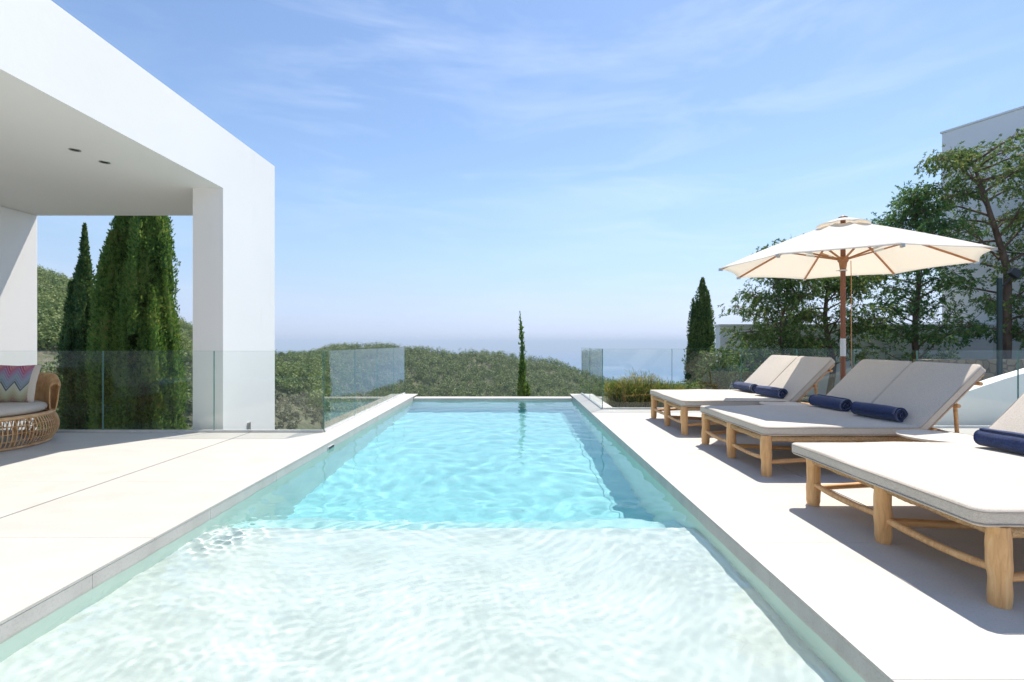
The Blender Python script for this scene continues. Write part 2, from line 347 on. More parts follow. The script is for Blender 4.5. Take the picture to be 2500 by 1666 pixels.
# ------------------------------------------------------------------ setting: deck, pool
XL, XR = -2.20, 1.352
def slab(mb, x0, x1, y0, y1, nx=0, ny=0, gap=0.004, z0=-0.016):
    nx = nx or max(1, round((x1-x0)/1.2)); ny = ny or max(1, round((y1-y0)/1.2))
    for i in range(nx):
        for j in range(ny):
            a = x0+(x1-x0)*i/nx; b = x0+(x1-x0)*(i+1)/nx; c = y0+(y1-y0)*j/ny; d = y0+(y1-y0)*(j+1)/ny
            mb.box(a+gap/2, b-gap/2, c+gap/2, d-gap/2, z0, 0)
mb = MB()
slab(mb, -3.491, XL, -3.0, 6.60, 1, 8, 0.0015)
slab(mb, -10.0, -3.509, -3.0, 6.60, 5, 8, 0.0015)
slab(mb, XR, 2.594, -3.0, 8.84, 1, 10, 0.0015)
slab(mb, 2.606, 7.0, -3.0, 6.90, 4, 8, 0.0015)
slab(mb, 7.0, 10.0, -3.0, 6.90, 3, 8, 0.0015)
slab(mb, 2.606, 6.2, 6.90, 8.84, 3, 2, 0.0015)
deck = mb.build('pool_deck', M['deck'], bevel=0.0015); tag(deck, 'pale limestone slabs paving both sides of the pool', kind='structure')
mb = MB()
slab(mb, -2.62, XL, 6.603, 11.42, 1, 4, 0.003, -0.016); slab(mb, XR, 1.87, 8.843, 11.42, 1, 2, 0.006, -0.016)
cop = mb.build('pool_coping', M['deck'], bevel=0.002); tag(cop, 'narrow limestone coping slabs at the far end of the pool', kind='structure')
mb = MB()
mb.box(-10, XL-0.004, -3, 6.597, -4.2, -0.0175); mb.box(XR+0.004, 10, -3, 6.897, -4.2, -0.0175); mb.box(XR+0.004, 6.2, 6.897, 8.838, -4.2, -0.0175)
fil = mb.build('terrace_base', M['joint']); tag(fil, 'solid base under the paved terrace', kind='structure')
# basin
mb = MB()
for x0, x1 in ((-2.62, XL-0.21), (XR+0.21, 1.87)):
    mb.box(x0, x1, 6.6 if x0 < 0 else 8.84, 11.42, -4.2, -0.0175)
mb.box(XL, XR, 10.85, 11.20, -4.2, -0.04)
wl = mb.build('pool_edge_wall', M['coping'], bevel=0.003); tag(wl, 'raised stone rim closing the far end of the pool', kind='structure')
def wallstrip(x0, x1):
    mb = MB(); ys = np.arange(-3, 10.85, 1.0) + 0.56
    ys = [-3] + [y for y in ys if -3 < y < 10.85] + [10.85]
    for a, b in zip(ys[:-1], ys[1:]): mb.box(x0, x1, a+0.001, b-0.001, -0.11, -0.0175)
    return mb
mb = wallstrip(XL-0.05, XL-0.002); mb2 = wallstrip(XR+0.002, XR+0.05); mb._add(mb2.v, mb2.f, False)
# thin tile band under the slab, above and just below the water line
ws = mb.build('pool_tile_band', M['coping'], bevel=0.001); tag(ws, 'grey limestone band along the pool waterline', kind='structure')
mb = MB()
mb.box(XL-0.2, XL-0.003, -3, 10.85, -2, -0.1115); mb.box(XR+0.003, XR+0.2, -3, 10.85, -2, -0.1115)
pw = mb.build('pool_side_wall', M['basin_wall']); tag(pw, 'submerged pale green side walls of the pool', kind='structure')
mb = MB(); mb.prism([(-3.0, -1.9), (3.70, -1.9), (3.68, -0.42), (3.62, -0.345), (3.50, -0.312), (3.3, -0.305), (-3.0, -0.305)], XL-0.003, XR+0.003, 'x'); shelf = mb.build('pool_shelf', M['basin']); tag(shelf, 'pale shallow beach shelf at the near end of the pool', kind='structure')
mb = MB(); mb.prism([(3.66, -1.9), (4.15, -1.9), (4.12, -0.70), (4.0, -0.60), (3.66, -0.56)], XL-0.003, XR+0.003, 'x'); step = mb.build('added_fade_step', M['basin_step']); tag(step, 'added underwater step below the beach shelf, the water colour fade put into its aqua', kind='structure')  # step added to grade the painted water colour from shelf to floor
mb = MB(); mb.box(XL-0.003, XR+0.003, 4.0, 10.85, -1.9, -1.30); floor = mb.build('pool_floor', M['basin_deep']); tag(floor, 'floor of the deep end of the pool, deep-water turquoise put into its colour', kind='structure')
mb = MB(); mb.box(XL-0.003, XR+0.003, 10.80, 10.848, -1.3, -0.115); fw = mb.build('pool_end_wall', M['basin_wall']); tag(fw, 'far inner wall of the pool', kind='structure')
for o in (ws, pw, shelf, step, floor, fw, wl): o.cycles.is_caustics_receiver = True

# water body with real waves
nx, ny = 290, 1120
xs = np.linspace(XL-0.02, XR+0.02, nx); ys = -2.9 + (10.86+2.9) * np.linspace(0, 1, ny)
X, Y = np.meshgrid(xs, ys); Z = np.zeros_like(X)
wr = np.random.default_rng(3)
wx = X + 0.18*np.sin(1.1*Y+0.7*X) + 0.07*np.sin(3.1*Y-1.7*X+1); wy = Y + 0.15*np.sin(1.4*X+0.6*Y) + 0.06*np.sin(4.3*X+2.2*Y)
near = np.clip((4.6-Y)/2.2, 0, 1); near = near*near*(3-2*near)
for i in range(46):
    lam = math.exp(wr.uniform(math.log(0.17), math.log(0.62))); k = 2*math.pi/lam; a = wr.normal(math.pi/2+0.10, 0.55)
    env = 0.6+0.4*np.sin(wr.uniform(.4, 1.2)*X+wr.uniform(.3, .9)*Y+wr.uniform(0, 6.28))
    Z += 0.00105*lam**0.9*env*np.sin(k*(math.cos(a)*wx+math.sin(a)*wy)+wr.uniform(0, 6.28))*(0.8+0.9*near)
for i in range(70):
    lam = math.exp(wr.uniform(math.log(0.045), math.log(0.13))); k = 2*math.pi/lam; a = wr.uniform(0, math.pi)
    env = np.clip(0.45+0.55*np.sin(wr.uniform(.6, 2.5)*X+wr.uniform(.6, 2.2)*Y+wr.uniform(0, 6.28)), 0, 1)
    Z += 0.00048*lam**0.75*env*np.sin(k*(math.cos(a)*wx+math.sin(a)*wy)+wr.uniform(0, 6.28))*(0.10+1.15*near)
jet = np.zeros_like(X)
for i in range(14):
    a = wr.uniform(0, 6.28); k = 2*math.pi/wr.uniform(0.06, 0.2); jet += np.sin(k*(math.cos(a)*wx+math.sin(a)*wy)+wr.uniform(0, 6.28))
# a jet stirring the surface by the left wall
d2 = ((X+1.98)**2/0.05+(Y-3.45)**2/0.06); Z += np.exp(-d2)*0.0011*jet
lip = np.exp(-((Y-3.75)/0.42)**2)
for i in range(26):
    lam = math.exp(wr.uniform(math.log(0.09), math.log(0.30))); k = 2*math.pi/lam; a = wr.uniform(0.2, 2.9)
    env = np.clip(0.2+0.8*np.sin(wr.uniform(1, 4)*X+wr.uniform(1, 4)*Y+wr.uniform(0, 6.28)), 0, 1)
    Z += lip*0.0034*lam**0.8*env*np.sin(k*(math.cos(a)*wx+math.sin(a)*wy)+wr.uniform(0, 6.28))
Z -= 0.087
NV = nx*ny
V = np.concatenate([np.stack([X, Y, Z], -1).reshape(-1, 3), np.stack([X, Y, np.full_like(X, -1.32)], -1).reshape(-1, 3)])
idx = np.arange(NV).reshape(ny, nx)
q = lambda a, b, c, d: np.stack([a, b, c, d], -1).reshape(-1, 4)
F = [q(idx[:-1, :-1], idx[:-1, 1:], idx[1:, 1:], idx[1:, :-1]), q(idx[:-1, :-1]+NV, idx[1:, :-1]+NV, idx[1:, 1:]+NV, idx[:-1, 1:]+NV)]
for e, fl in ((idx[0], 0), (idx[-1], 1), (idx[:, 0], 1), (idx[:, -1], 0)):
    a, b_ = e[:-1], e[1:]
    F.append(q(a, a+NV, b_+NV, b_) if not fl else q(a, b_, b_+NV, a+NV))
wat = npmesh('pool_water', V, np.concatenate(F), M['water'], smooth=True); tag(wat, 'clear rippled turquoise pool water', kind='structure')
wat.cycles.is_caustics_caster = True

# skimmer slot in the left wall
sk = empty('skimmer', (XL, 5.92, -0.05)); tag(sk, 'small dark skimmer opening in the left pool wall above the water', 'pool skimmer')
mb = MB(); mb.box(0.0, 0.006, -0.09, 0.09, -0.032, -0.006); mb.build('opening', M['black_metal'], sk)
mb = MB()
for a in (-0.094, 0.09): mb.box(0.0, 0.009, a, a+0.004, -0.036, -0.002)
mb.box(0.0, 0.009, -0.094, 0.094, -0.002, 0.0); mb.build('frame', M['alu'], sk)

# ------------------------------------------------------------------ terrain
sil = np.array([(-1400, 600), (-400, 560), (91, 668), (156, 688), (225, 712), (340, 752), (434, 790), (475, 812), (560, 846), (678, 874), (776, 866), (808, 854), (888, 850), (932, 848), (992, 857), (1084, 864),
                (1164, 864), (1227, 873), (1291, 881), (1355, 890), (1406, 907), (1442, 922), (1482, 938), (1546, 953), (1577, 964), (1700, 990), (1900, 1010), (3600, 1020)], float)
def terr(X, Y):
    X = np.asarray(X, float); Y = np.asarray(Y, float)
    px = 1250+1190*X/Y
    sy = np.interp(px, sil[:, 0], sil[:, 1])
    Yr = np.interp(px, [-400, 225, 475, 600, 776, 3600], [150, 150, 190, 250, 330, 350])
    zr = 1.2-(sy-838)*Yr/1190
    Ym = np.interp(px, [475, 678, 776, 900, 3600], [40, 60, 75, 190, 200])
    zm = np.interp(px, [475, 678, 776, 900, 1500, 3600], [-7.5, -13, -17, -46, -58, -60])
    z = np.where(Y < 12, -4.2, 0.0)
    u = np.clip((Y-12)/(Ym-12), 0, 1); z = np.where((Y >= 12) & (Y < Ym), -4.2+(zm+4.2)*u, z)
    u = np.clip((Y-Ym)/(Yr-Ym), 0, 1); u2 = u*(2-u)*0.35+u*0.65
    z = np.where((Y >= Ym) & (Y < Yr), zm+(zr-zm)*u2, z)
    u = np.clip((Y-Yr)/(900-Yr), 0, 1); z = np.where(Y >= Yr, zr+(-175-zr)*u**0.8, z)
    bank = np.clip((X-1.86)/0.12, 0, 1); bank = bank*bank*(3-2*bank)
    fall = np.clip((Y-13)/14, 0, 1); fall = fall*fall*(3-2*fall)
    zb = -0.16+0.05*np.sin(X*1.7)*np.sin(Y*1.3)
    b = bank*(1-fall)
    z = z*(1-b)+zb*b
    amp = np.clip((Y-25)/200, 0, 1)*1.1*np.clip((Yr*1.02-Y)/(Yr*0.15), 0, 1)
    z = z+amp*(np.sin(X*0.11+0.4*np.sin(Y*0.05))*np.cos(Y*0.07+X*0.03)+0.5*np.sin(X*0.31)*np.sin(Y*0.27))
    return z
tt = np.linspace(-2.2, 1.9, 620); yy = np.concatenate([np.linspace(5.0, 16, 90), np.geomspace(16.15, 1400, 230)])
T, YY = np.meshgrid(tt, yy); XX = T*YY; ZZ = terr(XX, YY)
idx = np.arange(T.size).reshape(T.shape)
hill = npmesh('hillside_ground', np.stack([XX, YY, ZZ], -1).reshape(-1, 3), q(idx[:-1, :-1], idx[:-1, 1:], idx[1:, 1:], idx[1:, :-1]), M['soil'], smooth=True)
tag(hill, 'rocky brown hillside falling away to the sea', kind='structure')
mb = MB(); mb.box(-150000, 150000, -150000, 150000, -161, -160); sea = mb.build('sea', M['sea']); tag(sea, 'hazy blue sea reaching the horizon', kind='structure')

# scattered woodland made of small leaf faces
def blobs(cx, cy, cz, rr, hh, nf, fs, seed, squash=0.8):
    r = np.random.default_rng(seed); n = len(cx); K = n*nf
    d = r.normal(size=(K, 3)); d /= np.linalg.norm(d, axis=1)[:, None]; rad = r.uniform(0.45, 1.0, K)**0.5
    R_ = np.repeat(rr, nf); H_ = np.repeat(hh, nf)
    lump = 1+0.28*np.sin(d[:, 0]*5+np.repeat(r.uniform(0, 6, n), nf))*np.sin(d[:, 2]*4+d[:, 1]*5)
    P = np.stack([np.repeat(cx, nf), np.repeat(cy, nf), np.repeat(cz, nf)+H_*0.5], -1)+d*rad[:, None]*lump[:, None]*np.stack([R_, R_, H_*0.55], -1)
    s = np.repeat(fs, nf)*r.uniform(0.6, 1.3, K)
    dj = d+0.38*r.normal(size=(K, 3)); a = np.cross(dj, r.normal(size=(K, 3))); a /= np.linalg.norm(a, axis=1)[:, None]+1e-9; b = np.cross(dj, a); b /= np.linalg.norm(b, axis=1)[:, None]+1e-9
    V = np.stack([P+a*s[:, None], P-a*s[:, None]*0.5+b*s[:, None]*0.85, P-a*s[:, None]*0.5-b*s[:, None]*0.85], 1).reshape(-1, 3)
    return V, np.arange(K*3).reshape(-1, 3)
def scatter(n, px0, px1, f0, f1, hmin, hmax, nf, fsz, seed, dens=None):
    r = np.random.default_rng(seed)
    px = r.uniform(px0, px1, n); Yr = np.interp(px, [-400, 225, 475, 600, 776, 3600], [150, 150, 190, 250, 330, 350])
    Ym = np.interp(px, [475, 678, 776, 900, 3600], [40, 60, 75, 190, 200])
    u = r.uniform(f0, f1, n); Y_ = Ym+(Yr-Ym)*u; X_ = (px-1250)/1190*Y_
    if dens is not None:
        keep = np.array([mnoise.noise((x*0.09, y*0.09, 0.3))+0.6*mnoise.noise((x*0.25, y*0.25, 3.3)) > dens for x, y in zip(X_, Y_)]); X_, Y_ = X_[keep], Y_[keep]
    h = r.uniform(hmin, hmax, len(X_)); z = terr(X_, Y_)-0.12*h
    return blobs(X_, Y_, z, h*0.40, h, nf, np.full(len(X_), fsz), seed+1)
def merge(name, mat, parts, label):
    V = []; F = []; o = 0
    for v, f in parts: V.append(v); F.append(f+o); o += len(v)
    ob = npmesh(name, np.concatenate(V), np.concatenate(F), mat); tag(ob, label, kind='stuff'); return ob
merge('pine_forest', M['pine'], [scatter(8400, 760, 1760, 0.15, 1.01, 3.0, 5.8, 46, 0.34, 21, -0.42), scatter(1100, 540, 800, 0.25, 1.0, 2.2, 4.6, 60, 0.34, 23, -0.25),
      scatter(3400, -400, 500, 0.2, 1.02, 1.6, 3.6, 80, 0.20, 25, -0.22), scatter(1300, -300, 560, -0.1, 0.75, 1.0, 2.8, 120, 0.17, 27, -0.1)],
      'dense green pine woodland covering the far hillsides')
merge('hillside_scrub', M['scrub'], [scatter(2600, -300, 820, -0.5, 0.55, 0.5, 1.7, 70, 0.12, 31, -0.1), scatter(1500, 460, 800, -0.2, 1.0, 1.0, 2.4, 60, 0.22, 33), scatter(1500, 760, 1700, 0.2, 1.0, 0.8, 2.0, 20, 0.4, 35)],
      'grey green scrub bushes on the bare slopes')

# ------------------------------------------------------------------ pavilion
pav = empty('pavilion', (-6.0, 2.8, 0)); tag(pav, 'white plastered covered porch with square column and deep roof edge left of the pool', 'pavilion')
O = Vector((-6.0, 2.8, 0))
def pbox(name, x0, x1, y0, y1, z0, z1, bev=0.012, mat='plaster'):
    mb = MB(); mb.box(x0-O.x, x1-O.x, y0-O.y, y1-O.y, z0, z1); return mb.build(name, M[mat], pav, bevel=bev)
pbox('roof', -12.0, -4.0, -3.6, 8.22, 3.34, 4.17, 0)
pbox('column', -4.42, -4.0, 6.75, 8.22, -4.3, 3.3399, 0)
pbox('wall', -8.5, -8.0, 2.0, 8.218, -4.3, 3.338)
pbox('rear_wall', -12.0, -9.2, -3.6, -3.3, 0.0, 3.338); pbox('rear_wall', -5.0, 1.5, -3.6, -3.3, 0.0, 3.338)
pbox('rear_lintel', -9.198, -5.002, -3.6, -3.3, 2.6, 3.338)
sd_ = pbox('sliding_door', -9.198, -5.002, -3.50, -3.46, 0.02, 2.598, 0, 'door_glass')
for x in (-9.19, -7.8, -6.4, -5.05):
    mb = MB(); mb.box(x-O.x, x+0.05-O.x, -3.455-O.y, -3.42-O.y, 0.02, 2.59); mb.build('frame_bar', M['black_metal'], sd_)
for x, y in ((-4.85, 5.41), (-4.83, 5.78)):
    mb = MB(); mb.lathe([(0.052, 3.346), (0.055, 3.334), (0.040, 3.332), (0.036, 3.345)], (x-O.x, y-O.y), 24); dl = mb.build('downlight', M['steel'], pav)
    mb = MB(); mb.lathe([(0.0, 3.3365), (0.038, 3.3365)], (x-O.x, y-O.y), 20); mb.build('lens', M['black_metal'], dl)
mb = MB(); mb.box(-3.999-O.x, -3.985-O.x, 7.36-O.y, 7.44-O.y, -0.16, -0.01); mb.build('wall_light', M['steel'], pav, bevel=0.003)

# ------------------------------------------------------------------ glass balustrades
def fence(name, label, runs, loc, posts=(), rail_end=None):
    root = empty(name, loc); tag(root, label, 'glass balustrade'); l = Vector(loc)
    ch = MB()
    for (a, b, cuts) in runs:
        a = Vector(a); b = Vector(b); d = (b-a); Ln = d.length; u = d.normalized(); n = Vector((-u.y, u.x))
        rot = Matrix.Translation((a.x-l.x, a.y-l.y, 0)) @ Matrix.Rotation(math.atan2(u.y, u.x), 4, 'Z')
        c = [0]+list(cuts)+[Ln]
        for s0, s1 in zip(c[:-1], c[1:]):
            p = MB(); p.box(s0+0.006, s1-0.006, -0.006, 0.006, 0.006, 1.086, rot); g = p.build('glass_panel', M['glass'], root)
            e = MB()
            e.box(s0+0.0045, s0+0.0058, -0.006, 0.006, 0.006, 1.086, rot); e.box(s1-0.0058, s1-0.0045, -0.006, 0.006, 0.006, 1.086, rot)
            e.box(s0+0.0058, s1-0.0058, -0.006, 0.006, 1.0862, 1.0875, rot); e.build('polished_edge', M['glass_edge'], g)
        ch.box(0.0, Ln, -0.022, -0.009, 0.0, 0.03, rot); ch.box(0.0, Ln, 0.009, 0.022, 0.0, 0.03, rot)
    ch.build('base_channel', M['alu'], root)
    return root
fence('glass_fence', 'clear frameless glass balustrade left of the pool, turning the corner by the white column',
      [((-11.5, 6.53), (-2.52, 6.53), [0, 1.52, 3.02, 4.52, 6.02, 7.51][1:]), ((-2.52, 6.53), (-2.52, 11.40), [1.28, 2.56, 3.84])], (-2.52, 6.53, 0))
fence('glass_fence', 'clear frameless glass balustrade right of the pool, running behind the sun loungers',
      [((1.63, 8.78), (1.63, 11.38), [1.42]), ((1.63, 8.78), (6.16, 8.78), [1.25, 2.50, 3.50]), ((6.16, 8.78), (5.70, 6.86), []), ((5.70, 6.86), (9.9, 6.86), [1.42])], (1.63, 8.78, 0))

# ------------------------------------------------------------------ neighbouring walls
nw = empty('neighbour_house', (12.34, 14.0, 0)); tag(nw, 'tall blank grey-white house wall rising behind the trees at the right', 'house')
d = Vector((-0.487, 1, 0)).normalized(); ang = math.atan2(-d.y, -d.x)
mb = MB(); rot = Matrix.Rotation(ang, 4, 'Z'); mb.box(0, 14, 0, 9, -2, 7.2, rot); o = mb.build('wall', M['plaster_grey'], nw, bevel=0.02)
mb = MB(); mb.box(-0.03, 14.03, -0.03, 9.03, 7.202, 7.25, rot); mb.build('parapet_cap', M['plaster_grey'], nw)
lw = empty('boundary_wall', (5.55, 13.0, 0)); tag(lw, 'low white garden wall behind the trees, ending beside the dark cypress', 'garden wall')
mb = MB(); mb.box(0, 8.5, 0, 0.3, -1.2, 1.64); mb.build('wall', M['plaster_grey'], lw, bevel=0.01)
mb = MB(); mb.box(-0.03, 8.53, -0.03, 0.33, 1.642, 1.69); mb.build('coping', M['plaster'], lw, bevel=0.005)
mb = MB(); mb.box(-1.6, 3.2, 0, 0.35, -0.3, 0.86); o = mb.build('stone_wall', M['rubble'], bevel=0.02, loc=(9.9, 9.75, 0)); tag(o, 'low sandstone retaining wall under the trees at the right edge', 'stone wall')
mb = MB(); mb.prism([(0, -0.4), (4.2, -0.4), (4.2, 1.30), (2.3, 0.97), (1.25, 0.66), (0.6, 0.44), (0, 0.30)], 0, 0.22, 'y'); o = mb.build('stair_parapet', M['plaster'], bevel=0.01, loc=(5.95, 7.15, 0)); tag(o, 'white sloping stair parapet behind the glass at the right', 'parapet wall')

# floodlight on a pole
fp = empty('floodlight_post', (9.5, 9.5, 0)); tag(fp, 'dark green post with a small floodlight among the trees at the right', 'floodlight post')
mb = MB(); mb.tube([(0, 0, -0.3), (0, 0, 2.45)], 0.045, 12); mb.build('pole', M['dark_metal'], fp)
mb = MB(); mb.tube([(0, 0, 2.25), (0.10, -0.05, 2.38), (0.16, -0.08, 2.47)], 0.014, 8); mb.build('bracket', M['black_metal'], fp)
mb = MB(); mb.box(-0.10, 0.10, -0.04, 0.05, -0.06, 0.08, Matrix.Translation((0.19, -0.1, 2.53)) @ Matrix.Rotation(R(35), 4, 'Y')); mb.build('lamp_head', M['black_metal'], fp, bevel=0.01)
mb = MB(); mb.tube([(0, 0, -0.1), (0, 0, 1.06)], 0.022, 10); o = mb.build('fence_post', M['dark_metal'], loc=(6.26, 8.95, 0)); tag(o, 'slim dark green post standing behind the glass right of the parasol pole', 'fence post')

# ------------------------------------------------------------------ foliage builders
def leaves(P, D, ln, wd, seed, spread=0.5):
    """P points, D growth directions -> narrow leaf quads"""
    r = np.random.default_rng(seed); n = len(P)
    D = D+spread*r.normal(size=(n, 3)); D /= np.linalg.norm(D, axis=1)[:, None]+1e-9
    W = np.cross(D, r.normal(size=(n, 3))); W /= np.linalg.norm(W, axis=1)[:, None]+1e-9
    l = (ln*r.uniform(0.6, 1.4, n))[:, None]; w_ = (wd*r.uniform(0.6, 1.4, n))[:, None]
    V = np.stack([P-W*w_*0.3, P+W*w_*0.3, P+D*l*0.55+W*w_*0.5, P+D*l, P+D*l*0.55-W*w_*0.5], 1).reshape(-1, 3)
    return V, np.arange(n*5).reshape(-1, 5)
def leafobj(name, parts, mat, parent):
    V = []; F = []; o = 0
    for v, f in parts: V.append(v); F.append(f+o); o += len(v)
    return npmesh(name, np.concatenate(V), np.concatenate(F), mat, parent)

def cypress(loc, spires, label, mat, ln=0.058, wd=0.030, dens=650, seed=1, trunk_h=1.0, trunk_r=0.08, group=None):
    """spires: (x, y, z0, height, radius, leanx, leany)"""
    root = empty('cypress_tree', loc); tag(root, label, 'cypress', group)
    r = np.random.default_rng(seed); parts = []; core = MB()
    for k, (sx, sy, z0, h, rad, lx, ly) in enumerate(spires):
        n = int(dens*h*rad*2*math.pi*0.6)
        u = r.uniform(0, 1, n)**0.85; a = r.uniform(0, 2*math.pi, n)
        prof = rad*np.clip(np.sin(np.pi*np.clip(u*0.80+0.20, 0, 1))**0.75, 0.02, 1)*(1-0.2*u)
        ph = r.uniform(0, 6, 4)
        prof = prof*(1+0.20*np.sin(a*3+u*9+ph[0])+0.16*np.sin(a*5-u*17+ph[1])+0.12*np.sin(a*2+u*31*h/3+ph[2]))
        rr = prof*np.sqrt(r.uniform(0.45, 1.05, n))
        P = np.stack([sx+lx*u*h+rr*np.cos(a), sy+ly*u*h+rr*np.sin(a), z0+u*h], -1)
        D = np.stack([0.55*np.cos(a), 0.55*np.sin(a), np.ones(n)], -1)
        parts.append(leaves(P, D, ln, wd, seed*100+k, 0.28))
        us = [0.02, 0.15, 0.4, 0.65, 0.85, 0.95]
        core.tube([(sx+lx*x*h, sy+ly*x*h, z0+x*h) for x in us], [rad*0.55*max(0.08, math.sin(math.pi*min(1, x*0.80+0.20))**0.75) for x in us], 7)
    parts_o = leafobj('crown', parts, mat, root); core.build('inner_growth', mat, parts_o)
    mb = MB(); mb.tube([(0, 0, spires[0][2]-trunk_h), (0, 0, spires[0][2]+0.5)], [trunk_r*1.3, trunk_r], 10); mb.build('trunk', M['bark'], root)
    return root

# big many-stemmed cypress behind the left glass
r = np.random.default_rng(8)
def clump(zs, Rs, n, core, hr, rr_, ztop):
    sp = list(core)
    for i in range(n):
        a = i*2.39996+r.uniform(-.4, .4); zb = zs[0]+(ztop-0.6-zs[0])*r.uniform()**0.9; h = r.uniform(*hr)*(1.0 if zb < zs[2] else 0.75); q_ = r.uniform(0.62, 1.0)
        r0 = np.interp(zb, zs, Rs)*q_; r1 = np.interp(min(zb+h, ztop), zs, Rs)*q_*0.94; ln_ = (r1-r0)/h
        sp.append((r0*math.cos(a), r0*math.sin(a)*0.92, zb, h, r.uniform(*rr_), ln_*math.cos(a), ln_*math.sin(a)))
    return sp
sp = clump([-3.8, 0.6, 2.6, 4.4, 6.3], [0.93, 0.93, 0.80, 0.58, 0.05], 150, [(-0.10, 0, -3.6, 9.8, 0.48, 0.0, 0), (0.16, 0.1, -3.6, 8.8, 0.42, 0.0, 0), (-0.30, -0.1, -3.6, 8.6, 0.40, 0.0, 0)], (1.1, 2.6), (0.11, 0.21), 6.2)
cypress((-8.87, 11.6, 0), sp, 'huge bushy many-stemmed cypress framed by the white porch', M['cypress'], seed=4, dens=850)
sp = clump([-3.8, 0.8, 1.7, 2.7, 4.3], [0.42, 0.40, 0.34, 0.17, 0.02], 60, [(0.05, 0, -3.8, 8.15, 0.30, 0.002, 0), (-0.22, -0.1, -3.8, 6.6, 0.30, 0.0, 0), (0.22, 0.05, -3.8, 5.7, 0.30, 0.0, 0)], (0.9, 2.0), (0.09, 0.16), 3.8)
cypress((-11.46, 13.0, 0), sp, 'slender dark cypress with a thin pointed top, left of the huge bushy one', M['cypress_dark'], seed=5, dens=850)
# thin cypress beyond the pool's far edge
sp = [(0, 0, -3.2, 4.1, 0.20, 0.0, 0), (0.02, 0, 0.2, 1.45, 0.085, -0.03, 0), (-0.02, 0, 1.2, 0.85, 0.045, -0.06, 0), (0.16, 0.0, -3.0, 3.0, 0.16, 0.0, 0), (-0.03, -0.1, -2.6, 3.4, 0.14, 0, 0.0)]
cypress((0.30, 14.0, 0), sp, 'thin wispy cypress standing alone beyond the far end of the pool', M['cypress'], seed=6, ln=0.07, wd=0.03, dens=520, trunk_h=1.0, trunk_r=0.05)
sp = [(0, 0, -1.0, 4.25, 0.44, 0.012, 0), (-0.20, -0.1, -1.0, 3.5, 0.32, 0.01, 0), (0.20, 0.0, -1.0, 3.6, 0.32, -0.005, 0), (-0.1, -0.25, -1.0, 2.9, 0.3, 0, 0), (0.18, -0.2, -1.0, 2.6, 0.3, 0, 0)]
for i in range(12):
    a = r.uniform(0, 2*math.pi); z0 = -1+r.uniform()*2.4; e = 1-0.2*max(0, z0)
    sp.append((0.40*e*math.cos(a), 0.36*e*math.sin(a), z0, r.uniform(1.0, 1.8), 0.13, -0.05*math.cos(a), -0.03*math.sin(a)))
cypress((6.05, 15.6, 0), sp, 'dense dark green cone-shaped cypress left of the low white garden wall', M['cypress_dark'], seed=7, dens=720, trunk_r=0.1)

